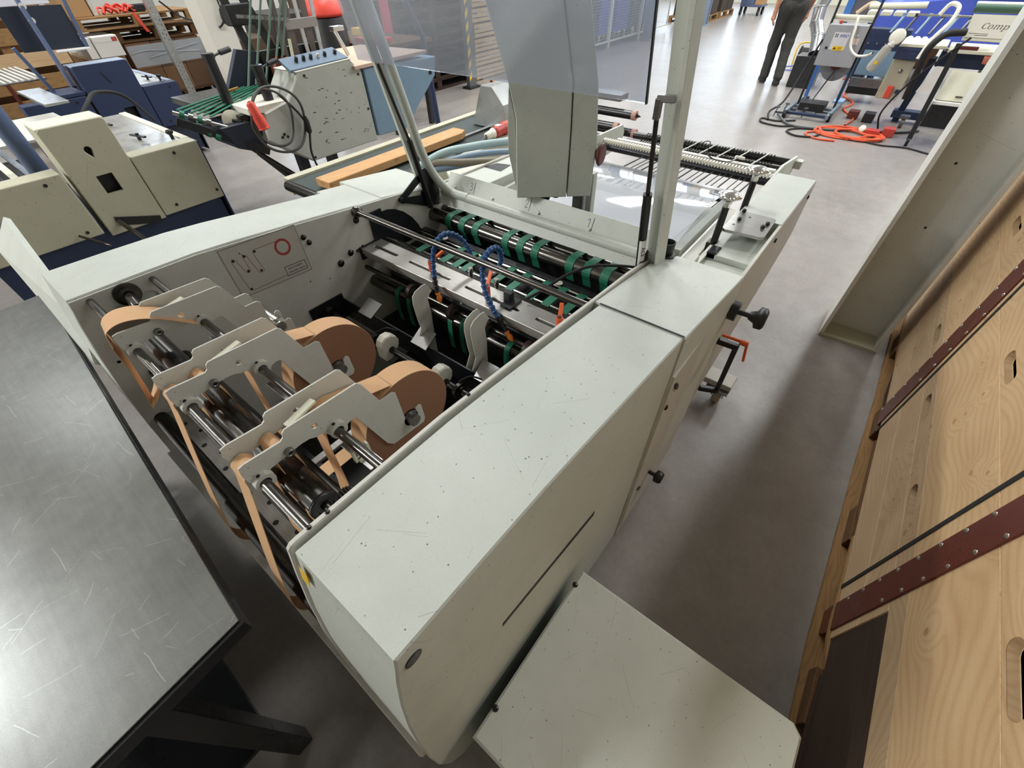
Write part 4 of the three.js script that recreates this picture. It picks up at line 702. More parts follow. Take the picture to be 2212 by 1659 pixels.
// ---------------------------------------------------------------- conveyor with things lying on it, behind the left cover
{
  const t = thing('belt_conveyor', 'low belt conveyor with dark green belt and grey side rails behind the left cover', 'conveyor', [-2.4, 0, -2.1]);
  const A = -2.72, B = -2.05, z0 = -3.02, z1 = -1.2;
  part(t, 'belt', box(A + 0.06, B - 0.06, 0.7, 0.74, z0, z1, 0.004), std('#2a3736', 0.6));
  part(t, 'side_rail', box(A, A + 0.06, 0.66, 0.752, z0, z1, 0.003), M.beige);
  part(t, 'side_rail', box(B - 0.06, B, 0.66, 0.752, z0, z1, 0.003), M.beige);
  part(t, 'middle_guide', box(-2.36, -2.33, 0.74, 0.752, z0 + 0.1, z1, 0.001), M.steel);
  part(t, 'roller', rod([A + 0.06, 0.72, z1 + 0.01], [B - 0.06, 0.72, z1 + 0.01], 0.03, 16), M.darkSteel);
  for (const [x, z] of [[A + 0.03, z0 + 0.15], [B - 0.03, z0 + 0.15], [A + 0.03, z1 - 0.15], [B - 0.03, z1 - 0.15]]) part(t, 'leg', box(x - 0.025, x + 0.025, 0, 0.66, z - 0.025, z + 0.025), M.beige);
  single('wooden_batten', 'long planed orange-brown wooden batten lying on the conveyor', 'timber', prism([[-2.4, -2.385], [-2.295, -2.385], [-2.265, -2.32], [-2.27, -1.25], [-2.4, -1.25]].map(([x, z]) => [x - 0.03, z]), 0.7525, 0.795, 'y', 0.003), std('#f0d0a6', 0.6, 0, { map: scaled(woodPale, 0.9, 2.2) }), { grain: 'z' });
  // red and white industrial plug with its cable
  const p = thing('industrial_plug', 'red and white round plug on a grey cable lying on the conveyor belt', 'plug', [-2.13, 0.74, -2.45]);
  part(p, 'plug_body', [lathe([[0, 0], [0.034, 0], [0.036, 0.03], [0.036, 0.1], [0.042, 0.11], [0.042, 0.16], [0.03, 0.165], [0, 0.165]], [-2.13, 0.785, -2.46], [0.0, 0.03, -1], 20)], M.red);
  part(p, 'cable_sleeve', lathe([[0.012, -0.075], [0.022, -0.07], [0.027, -0.02], [0.034, 0], [0, 0]], [-2.13, 0.785, -2.46], [0, 0.03, -1], 18), M.whitePlastic);
  part(p, 'label_patch', box(-2.15, -2.115, 0.8195, 0.823, -2.54, -2.5), M.paper);
  part(p, 'cable', cable([[-2.13, 0.78, -2.39], [-2.12, 0.76, -2.3], [-2.15, 0.758, -2.15], [-2.1, 0.758, -2.0], [-2.12, 0.758, -1.86], [-2.05, 0.77, -1.72], [-1.95, 0.77, -1.62]], 0.011, 60, 8), std('#4c4a46', 0.6));
  // hoses lying across from the conveyor to the cabinet
  const hs = [['thick pale grey-green hose lying uppermost beside the control cabinet', '#a9bfc0', 0.021, [[-1.95, 0.84, -1.6], [-1.86, 0.9, -1.72], [-1.78, 0.91, -1.86], [-1.7, 0.91, -2.0], [-1.55, 0.9, -2.2], [-1.35, 0.86, -2.35]]],
    ['light blue-grey hose under the thick pale hose beside the control cabinet', '#8fa3b4', 0.016, [[-1.94, 0.84, -1.62], [-1.82, 0.87, -1.73], [-1.72, 0.885, -1.86], [-1.6, 0.885, -1.99], [-1.45, 0.87, -2.12]]],
    ['darker steel blue hose, lowest of the hoses beside the control cabinet', '#6f8296', 0.016, [[-1.93, 0.82, -1.6], [-1.8, 0.845, -1.7], [-1.68, 0.86, -1.83], [-1.56, 0.86, -1.95], [-1.4, 0.85, -2.08]]],
    ['dusty olive grey hose running in front of the blue hoses', '#77705f', 0.019, [[-2.0, 0.8, -1.6], [-1.88, 0.86, -1.66], [-1.74, 0.87, -1.74], [-1.6, 0.87, -1.86], [-1.45, 0.87, -1.98]]]];
  for (const [l, c, r, pts] of hs) single('hose', l, 'hose', cable(pts, r, 60, 12), std(c, 0.5), { group: 'hoses between conveyor and cabinet' });
  // small feed head beside the delivery unit
  const f = thing('feed_plate', 'dark plate in a cream frame under the hoses, left of the control cabinet', 'plate', [-1.42, 0.9, -1.56]);
  part(f, 'frame', prism([[-1.58, -1.47], [-1.36, -1.33], [-1.3, -1.5], [-1.36, -1.75], [-1.47, -1.72]], 0.918, 0.936, 'y', 0.003), M.cream);
  part(f, 'plate', prism([[-1.49, -1.5], [-1.37, -1.4], [-1.33, -1.5], [-1.37, -1.7], [-1.44, -1.68]], 0.936, 0.941, 'y', 0.001), M.dark);
  // white shroud and roller pack at the far end
  const w = thing('roller_head', 'small head of black rollers with pink ends beyond the control cabinet', 'machine part', [-1.7, 0, -3.3]);
  for (const [y, z, x1] of [[0.83, -3.2, -1.46], [0.76, -3.12, -1.55], [0.72, -3.2, -1.44], [0.68, -3.1, -1.56]]) { const r = part(w, 'roller', rod([-2.0, y, z], [x1, y, z], 0.028, 16), M.blackSatin); part(r, 'roller_end', rod([x1, y, z], [x1 + 0.03, y, z], 0.03, 16), std('#b98e82', 0.6)); part(r, 'tip', lathe([[0, 0.04], [0.008, 0.02], [0.014, 0]], [x1 + 0.03, y, z], [1, 0, 0.2], 10), M.dark); }
  part(w, 'cover_bar', box(-2.0, -1.56, 0.9, 0.94, -3.3, -3.18, 0.004), M.steel);
  part(w, 'stand', [box(-1.95, -1.85, 0, 0.92, -3.24, -3.14), box(-2.05, -1.7, 0, 0.03, -3.35, -3.0)], M.dark);
  const s = single('metal_shroud', 'bright galvanised sheet metal shroud standing on the far end of the conveyor', 'shroud', prism([[-2.5, 0.745], [-2.16, 0.745], [-2.2, 0.9], [-2.3, 1.0], [-2.4, 1.0]], -2.9, -2.66, 'z', 0.003), M.galv);
}

// ---------------------------------------------------------------- folding units at left
function foldingUnit(name, label, X, zs, ys, mats) {     // front panels C, A, B with a dark base; X = face, zs = [c0, c1, a0, a1, b0, b1]
  const [c0, c1, a0, a1, b0, b1] = zs, [lo, mid, hi] = ys, [mp, mt, mb] = mats;
  const t = thing(name, label, 'machine', [X - 0.7, 0, (c0 + b1) / 2]);
  part(t, 'front_panel', box(X - 0.16, X, lo + 0.01, mid, c1, c0, 0.008), mp);
  const zc = (a0 + a1) / 2, yo = hi - 0.15, s = (hi - lo) / 0.63;
  const key = [...Array.from({ length: 9 }, (_, i) => { const q = -0.6 + i / 8 * 4.34; return [zc - 0.0 + 0.02 * s * Math.sin(q - 1.57), yo - 0.02 * s * Math.cos(q - 1.57) * -1]; }), [zc - 0.006, yo - 0.045 * s]];
  const win = name === 'beige_folding_unit' ? [[zc + 0.055, hi - 0.29], [zc - 0.045, hi - 0.29], [zc - 0.045, hi - 0.41], [zc + 0.055, hi - 0.41]] : [[zc + 0.02, lo + 0.24], [zc - 0.1, lo + 0.24], [zc - 0.1, lo + 0.08], [zc + 0.02, lo + 0.08]];
  part(t, 'tall_panel', prism([[a0, lo - 0.02], [a0, hi - 0.015], [a0 - 0.015, hi], [a1 + 0.015, hi], [a1, hi - 0.015], [a1, lo - 0.02]], X - 0.02, X, 'x', 0.004, name === 'beige_folding_unit' ? [win, key] : [win]), mp);
  part(t, 'tall_top', prism([[X - 0.24, a0], [X - 0.01, a0], [X - 0.01, a1], [X - 0.24, a1]], hi - 0.012, hi, 'y', 0.004), mt);
  for (const z of [a0 - 0.012, a1]) part(t, 'tall_side', box(X - 0.24, X - 0.018, lo, hi - 0.01, z, z + 0.012), mp);
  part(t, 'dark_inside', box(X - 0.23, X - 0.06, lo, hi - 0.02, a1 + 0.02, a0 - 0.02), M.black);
  part(t, 'front_panel', box(X - 0.14, X, lo - 0.01, mid - 0.01, b1, b0, 0.008), mp);
  part(t, 'top_plate', box(X - 1.35, X - 0.12, mid - 0.03, mid - 0.015, b1 + 0.05, b0 - 0.01, 0.002), std('#a9a7a0', 0.5, 0.3, { map: scaled(chips, 0.8), roughnessMap: smear }));
  part(t, 'top_rim', box(X - 1.35, X - 0.12, mid - 0.03, mid - 0.008, b1, b1 + 0.05, 0.002), mt);
  for (const [x, z] of [[X - 0.38, b0 - 0.2], [X - 0.95, b0 - 0.17]]) { const h = part(t, 'handle', [bar([x - 0.08, mid + 0.012, z + 0.02], [x + 0.08, mid + 0.012, z - 0.02], 0.02, 0.012, [0, 1, 0], 0.002)], M.dark); part(h, 'post', rod([x, mid - 0.02, z], [x, mid + 0.03, z], 0.012, 10), M.dark); }
  part(t, 'knob', [rod([X - 0.2, mid - 0.02, b1 + 0.08], [X - 0.2, mid + 0.02, b1 + 0.08], 0.012, 10), lathe([[0, 0.03], [0.02, 0.026], [0.026, 0.012], [0.016, 0]], [X - 0.2, mid + 0.015, b1 + 0.08], [0, 1, 0], 14)], M.black);
  for (const [z, y] of [[b0 - 0.26, mid - 0.05], [b1 + 0.03, lo + 0.05], [c1 + 0.1, mid - 0.04], [c1 + 0.08, lo + 0.05], [b0 - 0.1, lo + 0.04]]) part(t, 'screw', rod([X - 0.002, y, z], [X + 0.006, y, z], 0.01, 10), M.dark);
  part(t, 'base', [box(X - 1.3, X - 0.04, 0.05, lo + 0.02, b1 + 0.02, c0 - 0.05, 0.004)], mb);
  part(t, 'base_plinth', box(X - 1.2, X - 0.14, 0, 0.05, b1 + 0.1, c0 - 0.1), M.black);
  part(t, 'end_plate', prism([[b1 - 0.002, 0.02], [b1 - 0.002, mid - 0.02], [b1 - 0.014, mid - 0.02], [b1 - 0.014, 0.02]], X - 1.3, X - 0.02, 'x', 0.001), mb);
  return t;
}
{
  const t = foldingUnit('beige_folding_unit', 'folding unit with three beige front panels and a square window, left of the machine', -3.9, [0.25, -0.4, -0.43, -0.78, -0.785, -1.22], [0.37, 0.77, 1.0], [M.beige, M.cream, M.navy]);
  part(t, 'rod', [rod([-3.9, 0.43, -0.51], [-3.55, 0.36, -0.54], 0.016, 14)], M.rodSteel);
  part(t, 'rod_bracket', prism([[-0.5, 0.46], [-0.53, 0.45], [-0.75, 0.38], [-0.74, 0.33], [-0.5, 0.4]], -3.9, -3.892, 'x', 0.001), M.black);
  part(t, 'stay_rod', rod([-3.88, 0.42, -0.27], [-3.68, 0.38, -0.36], 0.009, 8), M.rodSteel);
  part(t, 'vertical_post', [rod([-4.35, 0.55, -0.36], [-4.35, 1.5, -0.36], 0.055, 20), rod([-4.35, 0.66, -0.36], [-4.35, 0.7, -0.36], 0.066, 20)], M.blueGuard);
  part(t, 'flat_arm', bar([-5.5, 0.86, -0.86], [-6.35, 0.86, -0.86], 0.17, 0.02, [0, 1, 0], 0.003), M.galv);
  part(t, 'fold_plate', box(-6.2, -5.3, 0.68, 0.7, -0.9, -0.2, 0.003), M.paintPlate);
  for (let i = 0; i < 7; i++) part(t, 'slat', box(-5.25, -4.1, 0.7, 0.71, -0.32 + i * 0.075, -0.28 + i * 0.075, 0.002), i % 2 ? M.cream : M.darkSteel);
  part(t, 'inner_bed', box(-5.3, -4.08, 0.4, 0.6, -0.4, 0.2), M.black);
  part(t, 'cable', cable([[-4.2, 0.96, -0.72], [-4.3, 1.01, -0.82], [-4.5, 1.03, -0.95], [-4.55, 0.98, -1.1], [-4.5, 0.8, -1.2]], 0.012, 30, 8), M.rubber);
  const u = foldingUnit('blue_folding_unit', 'folding unit with dark blue front panels, dark hood and grey top, beyond the beige one', -6.5, [-0.75, -1.27, -1.29, -1.78, -1.785, -2.13], [0.34, 0.73, 0.96], [M.navy, std('#8c97a8', 0.5), M.navyDark]);
  part(u, 'panel_slot', bar([-6.498, 0.89, -1.5], [-6.498, 0.8, -1.54], 0.008, 0.006, [1, 0, 0]), M.black);
  part(u, 'cross_bar', box(-6.9, -6.5, 0.735, 0.765, -1.28, -0.95, 0.003), M.navy);
  part(u, 'hood', quadPatch([[-6.8, 1.40, -1.08], [-6.8, 1.075, -1.08], [-6.8, 1.065, -1.57], [-6.8, 1.385, -1.58]], 0.02), M.navyDark, { label: 'dark guard hood' });
  part(u, 'hood_frame', [bar([-6.79, 1.45, -1.62], [-6.79, 1.06, -1.585], 0.03, 0.03), bar([-6.79, 1.12, -1.02], [-6.79, 0.75, -1.1], 0.03, 0.03)], M.blueGuard);
  part(u, 'hood_lip', box(-6.83, -6.77, 1.045, 1.064, -1.6, -1.32, 0.006), M.paper);
  part(u, 'hood_arm', bar([-6.72, 1.55, -1.26], [-6.62, 0.8, -1.24], 0.07, 0.03, [0, 0, 1], 0.003), M.blueGuard);
  for (const y of [1.4, 1.3]) part(u, 'arm_disc', rod([-6.68, y, -1.262], [-6.665, y, -1.262], 0.025, 16), M.paintPlate);
  part(u, 'grille', box(-8.1, -7.0, 0.84, 0.85, -1.15, -0.7, 0.002), M.steel);
  for (let i = 0; i < 9; i++) part(u, 'grille_bar', box(-8.1, -7.0, 0.85, 0.858, -1.13 + i * 0.05, -1.11 + i * 0.05), M.paintPlate);
  part(u, 'white_panel', box(-7.3, -7.25, 1.38, 1.9, -1.6, -0.9, 0.003), std('#d6d6e0', 0.6));
}
// ---------------------------------------------------------------- rack, pallets and stock along the left wall
function pallet(name, label, x0, x1, y, z0, z1, m, group, dir = 'z') { // boards run along z
  const t = thing(name, label, 'pallet', [(x0 + x1) / 2, y, (z0 + z1) / 2], group);
  const n = 5, w = (x1 - x0) / n;
  for (let i = 0; i < n; i++) part(t, 'deck_board', box(x0 + i * w + 0.012, x0 + (i + 1) * w - 0.012, y + 0.122, y + 0.144, z0, z1, 0.002), m, { grain: 'z' });
  for (const z of [z0 + 0.05, (z0 + z1) / 2, z1 - 0.05]) part(t, 'stringer', box(x0, x1, y + 0.1, y + 0.122, z - 0.05, z + 0.05), m, { grain: 'x' });
  for (const x of [x0, (x0 + x1) / 2 - 0.05, x1 - 0.1]) { for (const z of [z0, (z0 + z1) / 2 - 0.05, z1 - 0.1]) part(t, 'block', box(x, x + 0.1, y + 0.022, y + 0.1, z, z + 0.1), m); part(t, 'bottom_board', box(x, x + 0.1, y, y + 0.022, z0, z1), m, { grain: 'z' }); }
  return t;
}
{
  const post = (name, label, x, z, y1, m, foot) => {
    const t = thing(name, label, 'post', [x, 0, z]);
    const holes = []; for (let i = 0; i < 46; i++) for (const d of [-0.022, 0.022]) { const y = 0.16 + i * 0.055 + (d > 0 ? 0.02 : 0); if (y < y1 - 0.03) holes.push(slotShape(z + d, y, z + d, y + 0.014, 0.005, 3)); }
    part(t, 'upright', prism([[z - 0.055, 0], [z + 0.055, 0], [z + 0.055, y1], [z - 0.055, y1]], x - 0.003, x, 'x', 0, holes), m);
    part(t, 'flange', [box(x - 0.08, x - 0.003, 0, y1, z - 0.055, z - 0.052), box(x - 0.08, x - 0.003, 0, y1, z + 0.052, z + 0.055)], m);
    if (foot) part(t, 'foot_guard', prism([[z - 0.09, 0], [z - 0.08, 0.16], [z - 0.02, 0.11], [z + 0.03, 0.15], [z + 0.09, 0.12], [z + 0.09, 0]], x + 0.004, x + 0.02, 'x', 0.002), M.yellow);
    return t;
  };
  post('rack_upright', 'perforated galvanised rack upright with a yellow foot guard at the left wall', -8.98, -3.1, 3.6, M.galv, true);
  const c = thing('square_column', 'pale square concrete column behind the grey taping machine', 'column', [-8.2, 0, -3.5]);
  part(c, 'shaft', box(-8.37, -8.0, 0, CEIL_Y, -3.69, -3.32, 0.006), std('#cbc8bd', 0.7));
  const st = 'pallets on the shrink-wrapped stack';
  pallet('pallet', 'worn wooden pallet, upper of two, with red straps lying on it', -10.6, -9.45, 0.97, -3.8, -2.2, M.palletWood, st);
  pallet('pallet', 'worn wooden pallet, lower of two, directly on the shrink-wrapped cartons', -10.6, -9.5, 0.8, -3.8, -2.6, M.oldWood, st);
  for (let j = 0; j < 2; j++) for (let i = 0; i < 3; i++) {
    const y0 = 0.145 + j * 0.325;
    single('carton', ['lower', 'upper'][j] + ' brown carton in the shrink-wrapped stack, ' + ['left', 'middle', 'right'][i] + ' of three', 'carton', box(-10.5, -9.52, y0, y0 + 0.322, -3.75 + (2 - i) * 0.36, -3.395 + (2 - i) * 0.36, 0.006), std(['#6d5138', '#7a5b3f', '#634a36'][(i + j) % 3], 0.85), { group: 'brown cartons under the pallets' });
  }
  single('shrink_wrap', 'torn band of clear shrink wrap around the brown cartons', 'wrap', [box(-9.515, -9.512, 0.5, 0.76, -3.77, -2.68), cable([[-9.505, 0.7, -3.7], [-9.5, 0.66, -3.3], [-9.5, 0.69, -2.9], [-9.505, 0.67, -2.7]], 0.008, 20, 5), cable([[-9.505, 0.6, -3.7], [-9.5, 0.63, -3.3], [-9.5, 0.6, -2.9]], 0.008, 20, 5)], new THREE.MeshPhysicalMaterial({ color: '#e8ecf0', roughness: 0.25, transmission: 0.7, thickness: 0 }));
  pallet('pallet', 'dark wooden pallet on the floor carrying the brown cartons', -10.6, -9.5, 0, -3.8, -2.62, M.oldWood);
  single('carton', 'big brown carton carrying the white letter boxes', 'carton', box(-10.4, -9.4, 0, 0.69, -2.58, -2.12, 0.006), M.cardboard);
  const wb = thing('white_box', 'white flat box with a red corner label on the brown carton', 'box', [-9.6, 0.692, -2.42]);
  part(wb, 'box', prism([[-2.26, 0.692], [-2.58, 0.692], [-2.58, 0.925], [-2.26, 0.925]], -9.9, -9.3, 'x', 0.004), M.paper);
  part(wb, 'flap', prism([[-2.265, 0.92], [-2.575, 0.92], [-2.575, 0.87], [-2.42, 0.855], [-2.265, 0.87]], -9.3, -9.295, 'x', 0.001), M.paper);
  part(wb, 'label', box(-9.2955, -9.294, 0.86, 0.905, -2.565, -2.5), M.red);
  single('white_box', 'narrow white box left of the one with the red label', 'box', box(-9.9, -9.32, 0.692, 0.92, -2.25, -2.15, 0.004), M.paper);
  const sp = []; for (let i = 0; i < 14; i++) { const z = -2.62 - rnd(0, 0.36), x = -9.6 - rnd(0, 0.2); sp.push(cable([[x, 1.13, z], [x + rnd(-0.1, 0.1), 1.17 + rnd(0, 0.06), z - 0.06], [x + rnd(-0.1, 0.1), 1.16 + rnd(0, 0.05), z - 0.12], [x + 0.02, 1.13, z - 0.17]], 0.014, 10, 5)); }
  single('strap_bundle', 'tangled heap of orange-red lashing straps on the upper pallet', 'straps', [sp, ribbon([[-9.44, 1.13, -2.98], [-9.435, 1.0, -3.02], [-9.435, 0.9, -3.06]], Array(3).fill([0, 0, 0.022]), 0.003)], M.redOrange, { kind: 'stuff' });
  single('carton', 'light brown carton standing on the upper pallet left of the red straps', 'carton', box(-10.3, -9.6, 1.116, 1.5, -2.52, -2.2, 0.006), M.cardboard);
  single('grey_board', 'grey board leaning beside the carton on the upper pallet', 'board', box(-10.2, -9.62, 1.116, 1.5, -2.6, -2.54, 0.004), M.paintPlate);
  single('cable_coil', 'coiled black and grey cable lying on the upper pallet behind the upright', 'cable', [cable(Array.from({ length: 40 }, (_, i) => [-9.75 + 0.18 * Math.cos(i * 0.5), 1.13 + i * 0.0015, -3.2 + 0.16 * Math.sin(i * 0.5)]), 0.014, 160, 6)], M.rubber);
  single('hanging_cable', 'black cable with an inline plug looping in front of the square column', 'cable', [cable([[-8.9, 1.25, -3.2], [-8.85, 1.08, -3.36], [-8.4, 1.0, -3.5], [-7.96, 0.99, -3.5], [-7.94, 1.06, -3.56], [-7.95, 1.3, -3.58], [-8.2, 1.9, -3.6]], 0.012, 60, 7), lathe([[0, -0.07], [0.02, -0.05], [0.028, 0], [0.022, 0.06], [0.012, 0.1]], [-7.93, 1.07, -3.56], [0, 1, 0], 12)], M.rubber);
  // crates far left, behind the blue unit
  const cr = thing('slatted_crate', 'pale slatted wooden crate at the far left behind the blue folding unit', 'crate', [-9.2, 0, -1.2]);
  for (let i = 0; i < 6; i++) part(cr, 'slat', box(-8.53, -8.5, 0.12 + i * 0.22, 0.27 + i * 0.22, -1.75, -0.7, 0.003), i % 3 ? M.palletWood : M.wood2, { grain: 'z' });
  for (const z of [-1.7, -1.22, -0.75]) part(cr, 'post', box(-8.58, -8.53, 0, 1.42, z - 0.05, z + 0.05), M.palletWood, { grain: 'y' });
  part(cr, 'back', box(-9.7, -9.66, 0, 1.42, -1.75, -0.7), M.oldWood);
  part(cr, 'side', [box(-9.66, -8.58, 0, 1.4, -1.78, -1.75), box(-9.66, -8.58, 0, 1.4, -0.7, -0.67)], M.oldWood);
  part(cr, 'red_band', box(-8.5, -8.495, 0.1, 1.2, -1.02, -0.98), M.darkRed);
  // stacks of stock in the rack farther along
  for (let i = 0; i < 6; i++) single('carton', ['first', 'second', 'third', 'fourth', 'fifth', 'sixth'][i] + ' dark carton from the square column along the left wall', 'carton', box(-10.2, -9.0, 0, 0.7 + 0.25 * ((i * 7) % 3), -4.75 - i * 1.0, -3.9 - i * 1.0, 0.008), std(['#4a3a2c', '#3d342d', '#574433'][i % 3], 0.9), { group: 'dark cartons along the left wall' });
}
// ---------------------------------------------------------------- grey taping machine
{
  const X = -3.5;
  const t = thing('taping_machine', 'worn light grey taping head on dark legs with blue trough, cranks and slanted rods', 'machine', [-3.7, 0, -2.1]);
  const body = [[-1.94, 1.085], [-2.40, 1.1], [-2.48, 1.02], [-2.49, 0.52], [-1.84, 0.52], [-1.55, 0.735], [-1.6, 0.9], [-1.8, 0.94]];
  const wear = scaled(chips, 1.1);
  const b = part(t, 'body', prism(body, X - 0.3, X, 'x', 0.008), std('#b9bbb2', 0.55, 0, { map: wear, bumpMap: PEEL, bumpScale: 0.0003 }));
  for (let i = 0; i < 46; i++) { const z = -1.95 - rnd(0, 0.5), y = 0.6 + rnd(0, 0.46), l = rnd(0.004, 0.03); part(b, 'paint_chip', bar([X + 0.0003, y, z], [X + 0.0003, y + rnd(-0.006, 0.006), z - l], rnd(0.002, 0.006), 0.001, [1, 0, 0]), M.dark); }
  for (const [z, y] of [[-1.98, 1.06], [-2.44, 1.0], [-2.46, 0.76], [-1.86, 0.545], [-1.68, 0.75], [-1.7, 0.73], [-1.66, 0.735]]) part(b, 'screw', rod([X, y, z], [X + 0.006, y, z], 0.009, 10), M.black);
  part(t, 'body_edge', prism([[-1.93, 1.084], [-2.4, 1.099], [-2.41, 1.105], [-1.92, 1.09]], X - 0.3, X, 'x', 0.002), M.whitePlastic);
  const cp = part(t, 'control_panel', quadPatch([[X - 0.02, 1.1, -1.9], [X - 0.02, 1.112, -2.4], [X - 0.14, 1.17, -2.36], [X - 0.14, 1.155, -1.9]], 0.02), std('#64788c', 0.5));
  for (const [z, m] of [[-2.0, M.dark], [-2.06, M.black], [-2.12, M.black], [-2.18, M.chrome], [-2.24, M.black], [-2.33, M.black]]) part(cp, 'switch', lathe([[0, 0.03], [0.012, 0.028], [0.014, 0]], [X - 0.08, 1.135, z], [0.5, 1, 0], 12), m);
  const tr = part(t, 'trough', prism([[-2.495, 1.03], [-3.29, 1.005], [-3.26, 0.87], [-2.82, 0.535], [-2.5, 0.55]], X - 0.7, X + 0.01, 'x', 0.006), M.steelBlue);
  part(tr, 'bolt', rod([X + 0.01, 0.9, -3.2], [X + 0.02, 0.9, -3.2], 0.016, 12), M.black);
  part(t, 'trough_leg', rod([-4.1, 0, -3.8], [-4.16, 1.05, -3.78], 0.03, 14), M.navy);
  part(t, 'trough_leg', rod([-4.16, 1.05, -3.78], [-4.16, 1.35, -3.6], 0.03, 14), M.navy);
  part(t, 'feed_board', prism([[-4.3, -2.55], [-3.46, -2.4], [-3.5, -3.2], [-4.3, -3.1]], 1.035, 1.06, 'y', 0.003), std('#c7ad97', 0.7));
  for (const [z, w] of [[-1.85, 0.035], [-2.12, 0.035]]) part(t, 'leg', box(X - 0.25, X - 0.2 + w, 0, 0.55, z - w, z + w, 0.004), M.dark);
  part(t, 'leg_foot', box(X - 0.5, X + 0.1, 0, 0.05, -2.2, -1.8, 0.004), M.dark);
  part(t, 'strut', [bar([X - 0.2, 0.63, -1.53], [X + 0.25, 0.2, -1.75], 0.03, 0.03)], M.dark);
  part(t, 'strut', [bar([X - 0.25, 0.72, -1.45], [X + 0.22, 0.3, -1.78], 0.022, 0.022)], M.darkSteel);
  part(t, 'strut', rod([X + 0.02, 0.52, -1.7], [X + 0.08, 0.1, -1.78], 0.008, 8), M.black);
  part(t, 'strut', rod([X + 0.02, 0.52, -1.98], [X + 0.06, 0.1, -2.04], 0.008, 8), M.black);
  // deck with feed belts and rollers on the left
  part(t, 'deck', box(X - 0.9, X - 0.28, 0.9, 0.94, -1.95, -1.35, 0.004), M.darkSteel);
  part(t, 'deck_block', box(X - 0.35, X - 0.02, 0.9, 0.945, -1.8, -1.5, 0.006), M.whitePlastic);
  part(t, 'under_deck', prism([[-1.3, 0.86], [-1.56, 0.86], [-1.6, 0.72], [-1.5, 0.66], [-1.36, 0.72]], X - 0.42, X - 0.08, 'x', 0.004), M.navyDark);
  part(t, 'frame_arm', [bar([-3.7, 0.93, -1.1], [-3.55, 0.66, -1.55], 0.03, 0.05, [0, 1, 0], 0.002)], M.dark);
  part(t, 'feed_shaft', rod([-3.75, 0.97, -1.12], [-3.6, 0.84, -1.38], 0.012, 12), M.chrome);
  part(t, 'feed_shaft', rod([-3.72, 0.9, -1.14], [-3.6, 0.76, -1.38], 0.012, 12), M.chrome);
  for (let i = 0; i < 4; i++) part(t, 'green_roller', rod([-3.735 + i * 0.022, 0.957 - i * 0.02, -1.15 - i * 0.038], [-3.723 + i * 0.022, 0.946 - i * 0.02, -1.172 - i * 0.038], 0.024, 14), i % 2 ? M.steel : M.belt);
  for (let i = 0; i < 3; i++) part(t, 'green_roller', rod([-3.69 + i * 0.025, 0.868 - i * 0.028, -1.19 - i * 0.04], [-3.677 + i * 0.025, 0.852 - i * 0.028, -1.214 - i * 0.04], 0.022, 14), M.belt);
  for (let i = 0; i < 6; i++) part(t, 'feed_cord', rod([-3.74 + i * 0.015, 0.98 - i * 0.012, -1.15 - i * 0.03], [-4.0 + i * 0.02, 0.98, -1.75 - i * 0.03], 0.006, 6), M.belt);
  part(t, 'white_disc', lathe([[0, 0.006], [0.065, 0.006], [0.065, -0.006], [0, -0.006]], [-3.66, 0.87, -1.43], [0.85, 0.25, 0.3], 28), M.cream);
  part(t, 'disc_clamp', [box(-3.66, -3.6, 0.8, 0.9, -1.52, -1.46, 0.006), rod([-3.66, 0.87, -1.43], [-3.58, 0.85, -1.5], 0.012)], M.black);
  part(t, 'yellow_arm', bar([-3.95, 0.98, -1.55], [-3.9, 1.0, -1.66], 0.02, 0.012), std('#b98432', 0.6));
  // two crank columns
  for (const [x, z, y0, y1] of [[-3.78, -1.5, 0.93, 1.2], [-3.62, -1.72, 0.92, 1.12]]) {
    const k = part(t, 'crank_column', [rod([x, y0, z], [x, y1, z], 0.034, 18), rod([x, y1, z], [x, y1 + 0.03, z], 0.038, 18)], M.dark);
    part(k, 'crank_handle', [rod([x, y1 + 0.01, z - 0.03], [x - 0.02, y1 + 0.02, z - 0.09], 0.007, 8), rod([x - 0.02, y1 + 0.02, z - 0.09], [x - 0.03, y1 + 0.03, z - 0.17], 0.016, 12)], M.black);
  }
  // upright magazine of slanted rods and dark plates
  part(t, 'black_funnel', prism([[-1.6, 0.95], [-1.92, 0.95], [-2.05, 1.15], [-1.8, 1.2]], -4.05, -4.0, 'x', 0.002), M.navyDark);
  part(t, 'magazine_back', box(-4.02, -3.98, 0.95, 1.17, -2.5, -1.95, 0.003), M.black);
  part(t, 'copper_bowl', lathe([[0.0, -0.09], [0.06, -0.08], [0.085, -0.03], [0.085, 0.05], [0.06, 0.1]], [-3.9, 1.03, -2.05], [0, 1, 0], 20), std('#7a3a26', 0.4, 0.4));
  for (const [z0, z1, m] of [[-2.0, -1.72, 0], [-2.08, -1.78, 0], [-2.16, -1.86, 0], [-2.24, -1.93, 0], [-2.28, -1.98, 0]]) part(t, 'slanted_rod', rod([-3.86, 1.0, z1], [-3.9, 1.6, z0 - 0.06], 0.008, 8), std('#5f7568', 0.5, 0.4));
  part(t, 'slanted_rod', rod([-3.72, 0.95, -2.03], [-3.76, 1.24, -2.1], 0.011, 8), std('#b9b89a', 0.6));
  for (const [z0, z1, w] of [[-2.2, -2.13, 0.05], [-2.3, -2.22, 0.06], [-2.38, -2.33, 0.03], [-2.46, -2.38, 0.05], [-2.54, -2.45, 0.03]]) part(t, 'magazine_plate', bar([-3.95, 1.05, z1], [-4.0, 1.75, z0], w, 0.012, [1, 0, 0], 0.001), w > 0.04 ? std('#57504a', 0.55, 0.2) : M.galv);
  part(t, 'cross_bar', [bar([-3.93, 1.38, -1.86], [-3.93, 1.33, -2.24], 0.022, 0.02)], M.steel);
